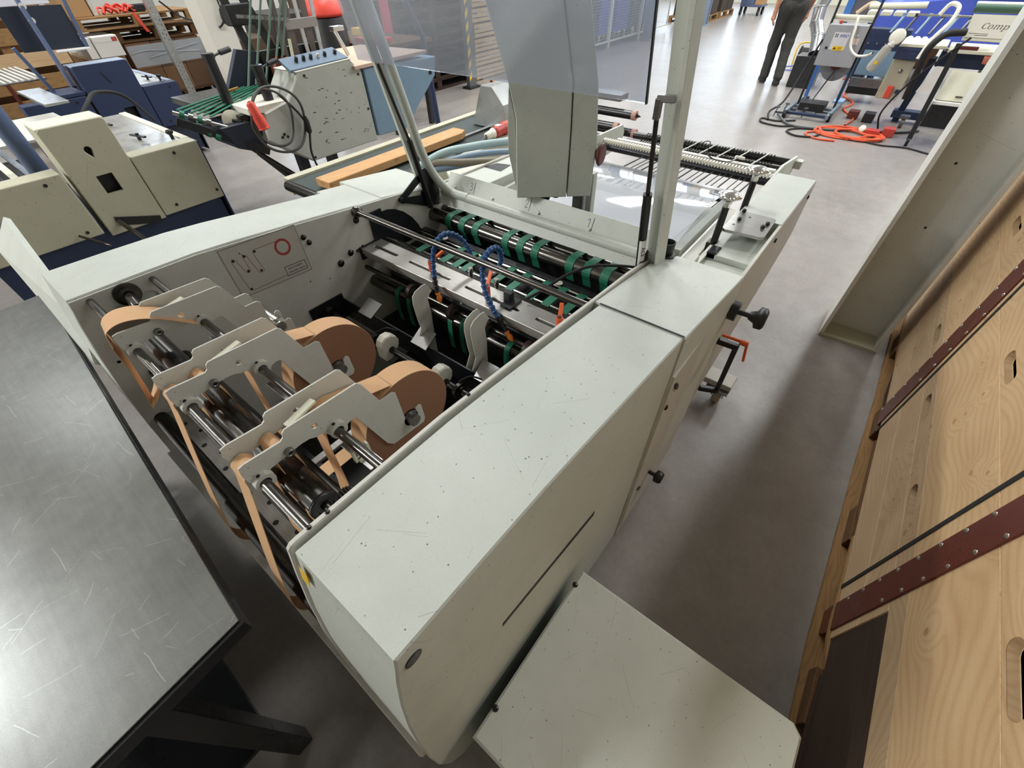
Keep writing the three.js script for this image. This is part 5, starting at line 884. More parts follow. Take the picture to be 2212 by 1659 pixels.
  part(t, 'clamp_plate', box(-3.95, -3.93, 1.27, 1.33, -2.48, -2.2, 0.003), std('#8d8a86', 0.5, 0.4));
  for (const [z0, z1] of [[-1.84, -1.92], [-1.96, -2.1]]) part(t, 'black_arm', bar([-4.05, 1.6, z0], [-4.02, 1.12, z1], 0.05, 0.03, [1, 0, 0]), M.black);
  part(t, 'arm_head', box(-4.1, -4.0, 1.32, 1.44, -2.02, -1.84, 0.01), M.black);
  part(t, 'hand_brace', [rod([-3.8, 1.25, -2.52], [-3.8, 1.08, -2.6], 0.016, 10), box(-3.83, -3.77, 1.24, 1.27, -2.6, -2.5, 0.004)], M.chrome);
  const pl = thing('red_plug', 'bright orange-red round plug hanging in cable loops on the grey taping machine', 'plug', [-3.4, 0.84, -1.51]);
  part(pl, 'sleeve', [lathe([[0.036, 0], [0.036, 0.075], [0.03, 0.08], [0.028, 0.15], [0.012, 0.165]], [-3.4, 0.84, -1.51], [-0.1, 1, 0.15], 20)], M.redOrange);
  part(pl, 'rim', lathe([[0.03, -0.004], [0.039, 0], [0.039, 0.006], [0.036, 0.008]], [-3.4, 0.84, -1.51], [-0.1, 1, 0.15], 20), M.redOrange);
  part(pl, 'bottom', lathe([[0, 0.03], [0.033, 0.03], [0.033, 0.032]], [-3.4, 0.84, -1.51], [-0.1, 1, 0.15], 20), M.darkRed);
  const loop = (cx, cy, cz, ry, rz, n = 20) => Array.from({ length: n }, (_, i) => [cx + 0.02 * Math.sin(i), cy + ry * Math.sin(i / n * 6.283), cz + rz * Math.cos(i / n * 6.283)]);
  for (const [l, cy, cz, ry, rz, r] of [['outer dark cable loop hanging around the red plug', 0.85, -1.66, 0.2, 0.2, 0.009], ['inner dark cable loop hanging around the red plug', 0.87, -1.62, 0.17, 0.15, 0.008]]) single('cable_loop', l, 'cable', cable(loop(-3.45, cy, cz, ry, rz), r, 70, 7, true), std('#45433f', 0.55));
  single('plug_cable', 'black cable with an inline coupling hanging down in front of the grey taping machine', 'cable', [cable([[-3.46, 1.0, -1.72], [-3.46, 0.85, -1.83], [-3.44, 0.76, -1.85], [-3.42, 0.6, -1.8], [-3.4, 0.3, -1.85], [-3.38, 0.02, -1.9]], 0.008, 50, 7), lathe([[0.008, -0.06], [0.02, -0.04], [0.02, 0.03], [0.008, 0.06]], [-3.44, 0.78, -1.85], [0.1, 1, 0], 10)], M.rubber);
  const bt = thing('plastic_bottle', 'small clear plastic bottle with a white cap behind the left cover', 'bottle', [-2.86, 0.4, -1.66]);
  part(bt, 'bottle', lathe([[0, 0], [0.03, 0], [0.032, 0.02], [0.028, 0.05], [0.032, 0.08], [0.03, 0.11], [0.012, 0.14], [0.012, 0.15]], [-2.86, 0.4, -1.66], [0, 1, 0], 18), M.clear);
  part(bt, 'cap', rod([-2.86, 0.545, -1.66], [-2.86, 0.565, -1.66], 0.014, 14), M.whitePlastic);
  const sto = thing('stool', 'low dark stool carrying the plastic bottle, mostly hidden', 'stool', [-2.9, 0, -1.7]);
  part(sto, 'seat', box(-3.05, -2.76, 0.375, 0.4, -1.85, -1.58, 0.004), M.dark);
  for (const [x, z] of [[-3.02, -1.82], [-2.79, -1.82], [-3.02, -1.61], [-2.79, -1.61]]) part(sto, 'leg', rod([x, 0, z], [x, 0.375, z], 0.012, 8), M.dark);
}

{
  const t = thing('added_shelf', 'tall dark shelf of dark cartons added unseen at the left to darken the table reflection', 'shelf', [-11, 0, 1.6]);  // unseen shelf added to darken what the table top mirrors
  for (const z of [-0.45, 1.6, 3.65]) part(t, 'frame', box(-11.5, -10.5, 0, 4.6, z - 0.04, z + 0.04, 0.004), M.dark);
  for (let k = 0; k < 4; k++) { part(t, 'shelf_board', box(-11.5, -10.5, 0.1 + k * 1.12, 0.14 + k * 1.12, -0.41, 3.61), M.oldWood); for (let i = 0; i < 4; i++) part(t, 'carton', box(-11.4, -10.52, 0.14 + k * 1.12, 0.95 + k * 1.12, -0.36 + i * 1.0, 0.58 + i * 1.0, 0.01), std(['#3a3029', '#2f2925', '#41352b'][(i + k) % 3], 0.9)); }
}

// ---------------------------------------------------------------- middle distance behind the clear pane
{
  const v = thing('industrial_vacuum', 'black industrial vacuum with a bright red rim beyond the grey taping machine', 'vacuum cleaner', [-5.6, 0, -3.6]);
  part(v, 'drum', lathe([[0, 0], [0.2, 0], [0.21, 0.1], [0.2, 1.1], [0, 1.1]], [-5.6, 0.06, -3.65], [0, 1, 0], 24), M.black);
  part(v, 'rim', lathe([[0.13, 1.34], [0.2, 1.3], [0.215, 1.2], [0.2, 1.17], [0, 1.17]], [-5.6, 0.0, -3.65], [0, 1, 0], 24), M.redOrange);
  part(v, 'motor_head', lathe([[0, 1.5], [0.08, 1.48], [0.13, 1.4], [0.14, 1.32]], [-5.6, 0, -3.65], [0, 1, 0], 20), M.blackPlastic);
  for (const a of [0, 2.1, 4.2]) part(v, 'caster', rod([-5.6 + 0.17 * Math.cos(a), 0.035, -3.65 + 0.17 * Math.sin(a)], [-5.57 + 0.17 * Math.cos(a), 0.035, -3.65 + 0.17 * Math.sin(a)], 0.035, 12), M.rubber);
  single('tool_tray', 'flat red tray on the work bench behind the vacuum', 'tray', box(-5.5, -5.1, 0.92, 0.96, -4.15, -3.9, 0.006), M.redOrange);
  const b = thing('work_bench', 'dark work bench with tools behind the vacuum', 'bench', [-5.6, 0, -4.2]);
  part(b, 'top', box(-6.4, -4.9, 0.88, 0.92, -4.6, -3.8, 0.004), M.oldWood);
  for (const [x, z] of [[-6.3, -4.5], [-5, -4.5], [-6.3, -3.9], [-5, -3.9]]) part(b, 'leg', box(x - 0.03, x + 0.03, 0, 0.88, z - 0.03, z + 0.03), M.dark);
  single('drill_case', 'small yellow and black tool case on the work bench', 'case', [box(-5.95, -5.7, 0.92, 1.0, -4.4, -4.2, 0.01)], M.yellow);
  const p = thing('red_post', 'plain pinkish red square post behind the left guard post', 'post', [-6, 0, -4.82]);
  part(p, 'shaft', box(-6.06, -5.98, 0, 2.8, -4.9, -4.8, 0.004), std('#c4455c', 0.5));
  part(p, 'foot', box(-6.12, -5.92, 0, 0.02, -4.95, -4.75, 0.003), std('#c4455c', 0.5));
  const g = 'dark pallets stacked behind the clear pane';
  const first = pallet('pallet', 'dark worn pallet at the bottom of the tall stack behind the clear pane', -7.4, -6.28, 0, -6.75, -5.15, M.darkWood, g);
  const nth = ['second', 'third', 'fourth', 'fifth', 'sixth', 'seventh', 'eighth'];
  for (let i = 0; i < 7; i++) copyThing(first, rnd(-0.03, 0.03), 0.147 * (i + 1), rnd(-0.03, 0.03), 'dark worn pallet, ' + nth[i] + ' from the floor in the tall stack behind the pane');
  const u = thing('rack_upright', 'dark rack upright with yellow and black hazard stripes behind the clear pane', 'post', [-5.9, 0, -6.35]);
  part(u, 'upright', box(-5.97, -5.9, 0, 3.6, -6.45, -6.28, 0.003), std('#54585a', 0.5));
  for (let i = 0; i < 9; i++) part(u, 'hazard_stripe', prism([[-6.29, 0.1 + i * 0.16], [-6.35, 0.16 + i * 0.16], [-6.35, 0.24 + i * 0.16], [-6.29, 0.18 + i * 0.16]], -5.9, -5.897, 'x'), M.yellow);
  part(u, 'foot', box(-6.02, -5.84, 0, 0.03, -6.5, -6.22, 0.004), M.dark);
  // tall stack of pale slatted crates
  const c0 = thing('slatted_crate', 'pale slatted crate at the bottom of the tall stack beside the hazard-striped upright', 'crate', [-6.6, 0, -7.3], 'pale slatted crates in the tall stack');
  for (let k = 0; k < 3; k++) part(c0, 'slat', box(-6.2, -6.185, 0.02 + k * 0.06, 0.065 + k * 0.06, -7.9, -6.78), M.wood2, { grain: 'z' });
  for (const z of [-7.85, -7.34, -6.83]) part(c0, 'batten', box(-6.23, -6.2, 0, 0.19, z - 0.04, z + 0.04), M.palletWood);
  part(c0, 'lid', box(-7.1, -6.2, 0.175, 0.19, -7.9, -6.78), M.palletWood); part(c0, 'back', box(-7.1, -7.08, 0, 0.175, -7.9, -6.78), M.darkWood);
  const nn = ['second', 'third', 'fourth', 'fifth', 'sixth', 'seventh'];
  for (let i = 0; i < 6; i++) copyThing(c0, rnd(-0.02, 0.02), 0.195 * (i + 1), 0, 'pale slatted crate, ' + nn[i] + ' from the floor in the tall stack beside the striped upright');
  single('grey_cabinet', 'plain grey cabinet beyond the stack of pale crates', 'cabinet', box(-6.9, -6.1, 0, 1.7, -9.2, -8.3, 0.01), M.paintPlate);
  const s = thing('hanging_socket', 'dull red socket hanging on a red cable behind the clear pane', 'socket', [-2.45, 1.08, -3.15]);
  part(s, 'socket', lathe([[0, -0.07], [0.03, -0.06], [0.042, 0], [0.042, 0.08], [0.03, 0.12], [0, 0.13]], [-2.45, 1.15, -3.15], [0.1, 1, 0], 18), M.red);
  part(s, 'cable', cable([[-2.45, 1.09, -3.15], [-2.44, 1.0, -3.05], [-2.42, 0.95, -2.95], [-2.4, 1.0, -2.78]], 0.012, 20, 7), M.red);
  part(s, 'pole', rod([-2.52, 1.28, -3.15], [-2.48, 3.4, -3.2], 0.012, 8), M.steel);
  part(s, 'stand', [rod([-2.47, 0, -3.2], [-2.47, 1.12, -3.16], 0.012, 8)], M.steel);
  // pallet of blue stock in front of the cage and the cage itself
  const cg = (z0, z1, lab) => {
    const t = thing('mesh_fence', lab, 'fence', [-5.87, 0, (z0 + z1) / 2], 'white wire mesh fence panels');
    part(t, 'post', box(-5.9, -5.84, 0, 2.2, z0 - 0.03, z0 + 0.03, 0.003), M.paint);
    part(t, 'frame', [box(-5.885, -5.855, 0.1, 0.13, z1, z0 - 0.03), box(-5.885, -5.855, 2.1, 2.13, z1, z0 - 0.03), box(-5.885, -5.855, 0.13, 2.1, z1, z1 + 0.03)], M.paint);
    const w = []; for (let z = z1 + 0.08; z < z0; z += 0.05) w.push(box(-5.872, -5.868, 0.13, 2.1, z, z + 0.004)); for (let y = 0.18; y < 2.1; y += 0.05) w.push(box(-5.868, -5.864, y, y + 0.004, z1, z0));
    part(t, 'wire_mesh', w, M.paint, { kind: 'stuff' });
  };
  cg(-9.5, -10.9, 'white wire mesh fence panel, nearest of three along the hall'); cg(-10.93, -12.4, 'white wire mesh fence panel, middle of three along the hall'); cg(-12.43, -14.1, 'white wire mesh fence panel, farthest of three along the hall');
  for (let i = 0; i < 6; i++) {
    const z = -9.9 - i * 0.78;
    const t = thing('blue_container', ['nearest', 'second', 'third', 'fourth', 'fifth', 'farthest'][i] + ' blue roll container behind the wire mesh fence', 'container', [-6.6, 0, z], 'blue roll containers behind the fence');
    part(t, 'bin', box(-7, -6.25, 0.16, 1.25 + 0.1 * (i % 2), z - 0.33, z + 0.33, 0.02), i % 3 === 1 ? M.navy : M.royal);
    part(t, 'load', box(-6.95, -6.3, 1.25, 1.55 + 0.12 * (i % 3), z - 0.28, z + 0.28, 0.01), [M.cardboard, M.paper, M.royal][i % 3]);
    for (const [dx, dz] of [[-6.9, -0.25], [-6.35, -0.25], [-6.9, 0.25], [-6.35, 0.25]]) part(t, 'wheel', rod([dx - 0.02, 0.08, z + dz], [dx + 0.02, 0.08, z + dz], 0.08, 14), M.rubber);
  }
  for (const [x, z, l] of [[-5.56, -12.32, 'nearer'], [-5.36, -15.4, 'farther']]) {
    const t = thing('steel_post', l + ' grey steel post beside the aisle of the hall', 'post', [x, 0, z]);
    part(t, 'shaft', [box(x - 0.1, x + 0.1, 0.02, CEIL_Y, z - 0.1, z - 0.085), box(x - 0.1, x + 0.1, 0.02, CEIL_Y, z + 0.085, z + 0.1), box(x - 0.01, x + 0.01, 0.02, CEIL_Y, z - 0.085, z + 0.085)], std('#7d8a98', 0.5));
    part(t, 'foot', box(x - 0.13, x + 0.13, 0, 0.02, z - 0.13, z + 0.13, 0.003), std('#7d8a98', 0.5));
  }
  const fp = pallet('pallet', 'light wooden pallet under the nearest dark boxes at the far end', -6.5, -5.45, 0, -16.8, -15.6, M.palletWood, 'pallets under the dark boxes');
  copyThing(fp, 0, 0, -1.35, 'light wooden pallet under the farthest dark boxes at the far end');
  for (const [z, i] of [[-15.95, 0], [-16.5, 1], [-17.3, 2], [-17.85, 3]]) { const t = thing('dark_box', ['first', 'second', 'third', 'fourth'][i] + ' dark brown box from the near end on the far pallets', 'box', [-5.95, 0.146, z], 'dark boxes on the far pallets'); part(t, 'box', box(-6.4, -5.5, 0.146, 0.95, z - 0.25, z + 0.25, 0.01), std('#40362f', 0.8)); part(t, 'tape', box(-5.5, -5.497, 0.5, 0.56, z - 0.25, z + 0.25), M.galv); }
  const ct = thing('blue_cart', 'blue transport cart on black casters at the far end of the aisle', 'cart', [-4.92, 0, -18.2]);
  part(ct, 'deck', box(-5.25, -4.6, 0.2, 0.25, -18.6, -18.0, 0.01), M.blueGuard);
  part(ct, 'side', [box(-5.25, -4.85, 0.25, 0.9, -18.03, -18.0, 0.005)], M.blueGuard);
  part(ct, 'load', box(-4.84, -4.62, 0.25, 0.8, -18.5, -18.02, 0.01), M.cardboard);
  part(ct, 'load', box(-5.2, -4.86, 0.25, 0.75, -18.5, -18.05, 0.01), std('#4a5a70', 0.6));
  for (const [x, z] of [[-5.2, -18.05], [-4.68, -18.05], [-5.2, -18.5], [-4.68, -18.5]]) part(ct, 'caster', [rod([x - 0.025, 0.08, z], [x + 0.025, 0.08, z], 0.08, 16), box(x - 0.035, x + 0.035, 0.1, 0.2, z - 0.02, z + 0.02)], M.dark);
  single('skirting', 'beige strip of wall panel at the far end of the hall', 'panel', box(-6.0, -2.6, 0, 0.45, -21.89, -21.85, 0.004), M.cream);
}
// ---------------------------------------------------------------- wheeled controller in front of the far machines
{
  const t = thing('wheeled_controller', 'grey switch box with a maker label on a black wheeled frame', 'machine', [-0.92, 0, -7.8]);
  const b = part(t, 'switch_box', box(-1.135, -0.715, 0.5, 0.91, -8.0, -7.8, 0.006), std('#96979a', 0.5));
  const lab = canvasTex(256, 256, (g, w, h) => { g.fillStyle = '#c9c9cc'; g.fillRect(0, 0, w, h); g.fillStyle = '#55565a'; g.fillRect(24, 24, 50, 50); g.fillStyle = '#c9c9cc'; g.fillRect(46, 24, 6, 50); g.fillRect(24, 46, 50, 6); g.fillStyle = '#2b3f8c'; g.font = 'bold italic 62px sans-serif'; g.fillText('MBO', 96, 72); });
  const q = new THREE.PlaneGeometry(0.17, 0.17); q.translate(-0.955, 0.755, -7.798);
  part(b, 'maker_label', q, std('#ffffff', 0.6, 0, { map: lab }), { keepUV: true });
  const yl = canvasTex(128, 64, (g, w, h) => { g.fillStyle = '#e5bd25'; g.fillRect(0, 0, w, h); g.fillStyle = '#3a2f10'; g.beginPath(); g.moveTo(30, 10); g.lineTo(52, 50); g.lineTo(8, 50); g.fill(); for (let i = 0; i < 4; i++) g.fillRect(62, 14 + i * 11, 52, 4); });
  const q2 = new THREE.PlaneGeometry(0.12, 0.045); q2.translate(-0.945, 0.685, -7.7965); part(b, 'warning_label', q2, std('#ffffff', 0.6, 0, { map: yl }), { keepUV: true });
  const ce = canvasTex(64, 64, (g, w, h) => { g.fillStyle = '#96979a'; g.fillRect(0, 0, w, h); g.fillStyle = '#f2f2f2'; g.font = 'bold 40px sans-serif'; g.fillText('CE', 4, 46); });
  const q3 = new THREE.PlaneGeometry(0.035, 0.035); q3.translate(-0.785, 0.82, -7.798); part(b, 'approval_mark', q3, std('#ffffff', 0.6, 0, { map: ce }), { keepUV: true });
  part(b, 'pale_label', box(-0.83, -0.75, 0.73, 0.79, -7.8, -7.797), std('#cbb9b0', 0.7));
  part(b, 'lock', rod([-1.07, 0.685, -7.8], [-1.07, 0.685, -7.785], 0.014, 12), M.dark);
  part(b, 'red_button', lathe([[0, 0.04], [0.02, 0.035], [0.024, 0.02], [0.012, 0]], [-1.03, 0.91, -7.88], [0, 1, 0], 12), M.red);
  part(b, 'white_pipe', cable([[-0.86, 0.93, -7.82], [-0.86, 0.99, -7.78], [-0.84, 0.9, -7.74], [-0.8, 0.72, -7.7], [-0.7, 0.65, -7.66], [-0.6, 0.66, -7.6], [-0.52, 0.72, -7.4]], 0.013, 50, 8), M.whitePlastic);
  for (const x of [-1.145, -0.7]) part(t, 'upright', rod([x, 0.04, -7.86], [x, 1.3, -7.98], 0.014, 10), M.black);
  part(t, 'top_bar', rod([-1.145, 1.14, -7.965], [-0.7, 1.14, -7.965], 0.012, 10), M.black);
  part(t, 'handle_bar', rod([-1.16, 0.965, -8.0], [-0.72, 0.965, -8.0], 0.025, 12), M.cream);
  for (const x of [-1.12, -0.72]) part(t, 'blue_upright', box(x - 0.02, x + 0.02, 0.1, 0.55, -8.12, -8.08, 0.003), M.brightBlue);
  part(t, 'disc', lathe([[0, 0.01], [0.07, 0.01], [0.17, 0.008], [0.17, -0.008], [0, -0.008]], [-0.9, 0.48, -8.05], [0, 0, 1], 32), std('#808184', 0.5));
  part(t, 'disc_centre', lathe([[0, 0.02], [0.07, 0.016], [0.07, 0.008]], [-0.9, 0.5, -8.045], [0, 0, 1], 24), M.darkRed);
  part(t, 'spindle', rod([-0.9, 0.42, -8.03], [-1.0, 0.03, -7.6], 0.008, 8), M.dark);
  part(t, 'base_box', box(-1.08, -0.78, 0.05, 0.14, -7.8, -7.55, 0.004), M.black);
  for (const x of [-1.18, -0.68]) part(t, 'base_rail', bar([x, 0.06, -7.3], [x + 0.02, 0.06, -8.3], 0.035, 0.05, [0, 1, 0], 0.003), std('#71808c', 0.5));
  for (const z of [-7.35, -7.75]) part(t, 'base_cross', box(-1.2, -0.66, 0.04, 0.07, z - 0.02, z + 0.02, 0.003), z === -7.35 ? M.navy : std('#71808c', 0.5));
  for (const [x, z] of [[-1.3, -7.32], [-1.24, -7.55], [-0.98, -7.42], [-0.86, -7.6]]) part(t, 'levelling_foot', [rod([x, 0.0, z], [x + 0.02, 0.1, z], 0.006, 8), rod([x + 0.02, 0.1, z], [x + 0.02, 0.112, z], 0.026, 14), bar([x, 0.045, z], [x + 0.14, 0.05, z], 0.02, 0.02)], std('#3c444c', 0.5));
  for (const [x, z] of [[-1.17, -7.3], [-0.66, -7.4], [-1.1, -8.2], [-0.68, -8.25]]) part(t, 'caster', rod([x - 0.02, 0.045, z], [x + 0.02, 0.045, z], 0.045, 16), M.dark);
  part(t, 'blue_foot', box(-0.76, -0.64, 0.08, 0.11, -8.2, -8.0, 0.003), std('#8fb0d8', 0.5));
  // floor cables
  const fc = (l, pts, r, m) => single('floor_cable', l, 'cable', cable(pts, r, pts.length * 9, 7), m);
  fc('black cable loop on the floor left of the wheeled frame', [[-1.0, 0.012, -7.2], [-1.2, 0.012, -7.05], [-1.38, 0.012, -7.08], [-1.34, 0.012, -6.9], [-1.1, 0.012, -6.84], [-0.95, 0.012, -6.95]], 0.01, M.rubber);
  fc('smaller black cable loop on the floor in front of the wheeled frame', [[-0.7, 0.012, -6.95], [-0.9, 0.012, -6.85], [-0.98, 0.012, -6.7], [-0.85, 0.012, -6.55], [-0.68, 0.012, -6.6], [-0.62, 0.012, -6.75]], 0.01, M.rubber);
  fc('long dark cable on the floor running behind the orange coil', [[-1.25, 0.03, -7.3], [-1.0, 0.014, -6.95], [-0.6, 0.014, -6.98], [-0.3, 0.014, -7.15], [0.1, 0.014, -7.3], [0.3, 0.014, -7.5]], 0.014, std('#4b5250', 0.6));
  fc('thin black cable on the floor near the black leg', [[-0.3, 0.01, -6.8], [0.0, 0.01, -6.7], [0.25, 0.01, -6.75], [0.5, 0.01, -6.65], [0.9, 0.01, -6.7]], 0.008, M.rubber);
  fc('black cable hanging from the switch box down to the floor at its left', [[-1.16, 0.75, -7.9], [-1.22, 0.45, -7.8], [-1.28, 0.12, -7.5], [-1.36, 0.05, -7.3], [-1.3, 0.012, -7.05]], 0.012, M.rubber);
  const oc = []; for (let i = 0; i < 90; i++) { const k = Math.floor(i / 15), a = i / 15 * 6.283; oc.push([-0.32 + (k % 3) * 0.1 - 0.12 + (0.28 + 0.05 * Math.sin(k * 2)) * Math.cos(a), 0.012 + k * 0.004, -6.95 + 0.04 * (k % 2) + (0.2 + 0.03 * Math.cos(k * 3)) * Math.sin(a)]); }
  single('orange_cable', 'big loose coil of orange cable on the floor', 'cable', cable([...Array.from({ length: 8 }, (_, i) => [-0.55 + 0.22 * Math.cos(1 + i * 0.75), 0.011, -6.72 + 0.16 * Math.sin(1 + i * 0.75)]), ...oc], 0.011, 700, 7), std('#d8562f', 0.5));
  fc('orange cable winding across the floor behind the wheeled frame', [[-0.95, 0.011, -10.1], [-0.6, 0.011, -9.9], [-0.48, 0.011, -9.6], [-0.65, 0.011, -9.3], [-0.75, 0.011, -8.95], [-0.55, 0.011, -8.5], [-0.6, 0.011, -8.1], [-0.42, 0.011, -7.7], [-0.45, 0.011, -7.3]], 0.011, std('#d8562f', 0.5));
  const sk = thing('socket_box', 'red and black distribution sockets lying beside the orange coil', 'socket', [-0.1, 0, -7.05]);
  part(sk, 'block', [box(-0.2, -0.06, 0.001, 0.07, -7.1, -7.0, 0.008)], M.red); part(sk, 'face', lathe([[0, 0.02], [0.036, 0.016], [0.036, 0]], [-0.24, 0.06, -7.05], [-0.4, 0.5, 0.8], 16), M.whitePlastic);
  part(sk, 'block', box(-0.04, 0.08, 0.001, 0.09, -7.2, -7.08, 0.008), M.red); part(sk, 'block', box(-0.32, -0.2, 0.001, 0.1, -7.75, -7.6, 0.008), M.black); part(sk, 'block', box(-0.5, -0.38, 0.001, 0.09, -7.8, -7.68, 0.008), M.darkRed);
  // cable reel and ventilation duct behind
  const rl = thing('cable_reel', 'black cable reel with a yellow handle on the floor behind the wheeled frame', 'reel', [-1.68, 0, -10.75]);
  part(rl, 'drum', rod([-1.85, 0.16, -10.75], [-1.7, 0.16, -10.75], 0.13, 24), M.rubber); for (const x of [-1.86, -1.69]) part(rl, 'flange', rod([x, 0.16, -10.75], [x + 0.012, 0.16, -10.75], 0.155, 24), M.black);
  part(rl, 'frame', [cable([[-1.9, 0.01, -10.65], [-1.9, 0.33, -10.75], [-1.65, 0.33, -10.75], [-1.62, 0.01, -10.65]], 0.012, 40, 7)], M.yellow); part(rl, 'red_box', box(-1.66, -1.52, 0.02, 0.2, -10.85, -10.65, 0.01), M.red);
  part(rl, 'blue_lead', cable([[-1.8, 0.05, -10.6], [-2.05, 0.012, -10.5], [-1.95, 0.012, -10.35], [-1.7, 0.012, -10.4]], 0.008, 30, 6), M.royal);
  const du = thing('ventilation_duct', 'shiny galvanised round duct bending down behind the switch box', 'duct', [-1.5, 0, -9.4]);
  const dp = [[-1.4, 0.42, -9.3], [-1.46, 0.6, -9.4], [-1.57, 0.75, -9.5], [-1.6, 0.92, -9.55], [-1.56, 1.1, -9.6], [-1.5, 1.6, -9.7], [-1.45, 3.2, -9.8]];
  for (let i = 0; i + 1 < dp.length; i++) { const s = part(du, 'segment', rod(dp[i], dp[i + 1], 0.085, 24), M.galv); part(s, 'seam_ring', lathe([[0.085, -0.012], [0.092, 0], [0.085, 0.012]], dp[i + 1], [dp[i + 1][0] - dp[i][0], dp[i + 1][1] - dp[i][1], dp[i + 1][2] - dp[i][2]], 24), M.galv); }
  part(du, 'fan_box', box(-1.6, -1.25, 0.0, 0.4, -9.45, -9.1, 0.01), M.dark);
}
// ---------------------------------------------------------------- far blue machine line at upper right
{
  const t = thing('far_folding_machine', 'long dark blue folding machine with cream tables behind the wheeled switch box', 'machine', [0.1, 0, -8.4]);
  part(t, 'blue_beam', box(-0.8, -0.3, 0.58, 0.8, -8.9, -8.7, 0.006), M.navy);
  for (let i = 0; i < 4; i++) part(t, 'bolt', rod([-0.72 + i * 0.1, 0.65, -8.7], [-0.72 + i * 0.1, 0.65, -8.69], 0.01, 8), M.chrome);
  part(t, 'cream_bar', rod([-0.95, 0.97, -9.3], [-0.3, 1.0, -9.3], 0.035, 12), M.cream);
  for (const x of [-0.85, -0.7, -0.55, -0.4]) part(t, 'table_pad', box(x - 0.06, x + 0.06, 0.9, 0.95, -9.2, -9.0, 0.01), M.cream);
  part(t, 'navy_panel', box(-0.31, -0.02, 0.68, 0.79, -7.6, -7.4, 0.006), M.navy);
  const tx = canvasTex(256, 64, (g, w, h) => { g.fillStyle = '#26345a'; g.fillRect(0, 0, w, h); g.fillStyle = '#0c0d12'; g.font = 'bold 44px serif'; g.fillText('Bograma', 20, 46); });
  const q = new THREE.PlaneGeometry(0.2, 0.05); q.translate(-0.17, 0.758, -7.398); part(t, 'maker_name', q, std('#ffffff', 0.5, 0, { map: tx }), { keepUV: true });
  part(t, 'cream_table', box(-0.3, 0.12, 0.79, 0.82, -7.9, -7.4, 0.006), M.cream);
  for (let i = 0; i < 5; i++) part(t, 'ball_cup', lathe([[0, 0.02], [0.02, 0.015], [0.03, 0]], [-0.26 + i * 0.07, 0.82, -7.85], [0, 1, 0], 12), M.paper);
  part(t, 'navy_leg', bar([0.02, 0.0, -7.9], [0.06, 0.68, -7.7], 0.07, 0.07, [0, 0, 1], 0.004), M.navy);
  part(t, 'navy_leg', bar([0.8, 0.0, -7.9], [0.8, 0.68, -7.7], 0.07, 0.07, [0, 0, 1], 0.004), M.navy);
  part(t, 'foot_beam', box(-0.05, 0.95, 0.05, 0.13, -7.95, -7.8, 0.006), M.navy);
  part(t, 'long_beam', box(0.1, 1.2, 0.62, 0.76, -7.75, -7.55, 0.006), M.navy);
  part(t, 'caster', [rod([0.08, 0.055, -7.6], [0.12, 0.055, -7.6], 0.055, 16), box(0.05, 0.15, 0.1, 0.13, -7.65, -7.55)], M.steel);
  const mb = part(t, 'motor_box', prism([[-0.3, 0.67], [-0.08, 0.66], [-0.08, 0.28], [-0.3, 0.29]], -7.65, -7.5, 'z', 0.006), M.beige);
  part(mb, 'red_switch', box(-0.22, -0.16, 0.3, 0.42, -7.5, -7.46, 0.008), M.redOrange); part(mb, 'blue_socket', box(-0.13, -0.09, 0.35, 0.39, -7.5, -7.48, 0.004), M.navy); part(mb, 'dial', lathe([[0, 0.01], [0.02, 0.008], [0.022, 0]], [-0.18, 0.56, -7.5], [0, 0, 1], 14), M.steel);
  part(t, 'black_hose', cable([[0.2, 0.95, -7.3], [0.05, 0.93, -7.25], [-0.03, 0.82, -7.2], [-0.02, 0.6, -7.25], [0.0, 0.35, -7.3]], 0.032, 50, 10), M.rubber);
  part(t, 'white_hose', cable([[-0.1, 1.05, -7.6], [-0.05, 1.14, -7.6], [0.03, 1.12, -7.55], [0.03, 1.02, -7.5], [-0.05, 0.86, -7.4], [-0.08, 0.7, -7.35]], 0.02, 50, 10), M.whitePlastic);
  part(t, 'rail', rod([-0.3, 1.02, -7.9], [0.35, 1.02, -7.9], 0.01, 8), M.steel);
  part(t, 'side_grille', [box(-0.72, -0.33, 0.2, 0.3, -8.55, -8.5, 0.004)], M.steel);
  part(t, 'lower_box', box(-0.72, -0.3, 0.3, 0.58, -8.9, -8.7, 0.006), M.steelBlue);
  part(t, 'dark_plinth', box(-0.72, -0.3, 0.1, 0.2, -8.8, -8.6, 0.004), M.black);
  for (let i = 0; i < 6; i++) { const x = -0.5 + i * 0.13; part(t, 'gauge_arm', [bar([x, 0.82, -8.2], [x + 0.06, 0.98, -8.3], 0.02, 0.02), rod([x + 0.05, 0.96, -8.3], [x + 0.05, 1.0, -8.3], 0.02, 8)], i % 2 ? M.dark : M.steelBlue); }
  const f = thing('suction_filter', 'clear round suction filter bottle hanging beside the switch box', 'filter', [-0.42, 0.57, -7.3]);
  part(f, 'bottle', lathe([[0, 0], [0.04, 0.005], [0.05, 0.04], [0.05, 0.22], [0.035, 0.25]], [-0.48, 0.57, -7.3], [0.38, 1, 0], 20), new THREE.MeshPhysicalMaterial({ color: '#d9d6cc', roughness: 0.15, transmission: 0.6, thickness: 0 }));
  part(f, 'cap', lathe([[0.035, 0], [0.04, 0.01], [0.03, 0.05], [0, 0.06]], [-0.385, 0.8, -7.3], [0.38, 1, 0], 18), M.paintPlate);
  part(f, 'disc', lathe([[0, 0.02], [0.06, 0.018], [0.075, 0], [0, -0.01]], [-0.36, 0.88, -7.3], [0, 0.2, 1], 24), M.whitePlastic);
  part(f, 'label', box(-0.455, -0.425, 0.64, 0.67, -7.252, -7.248), M.yellow);
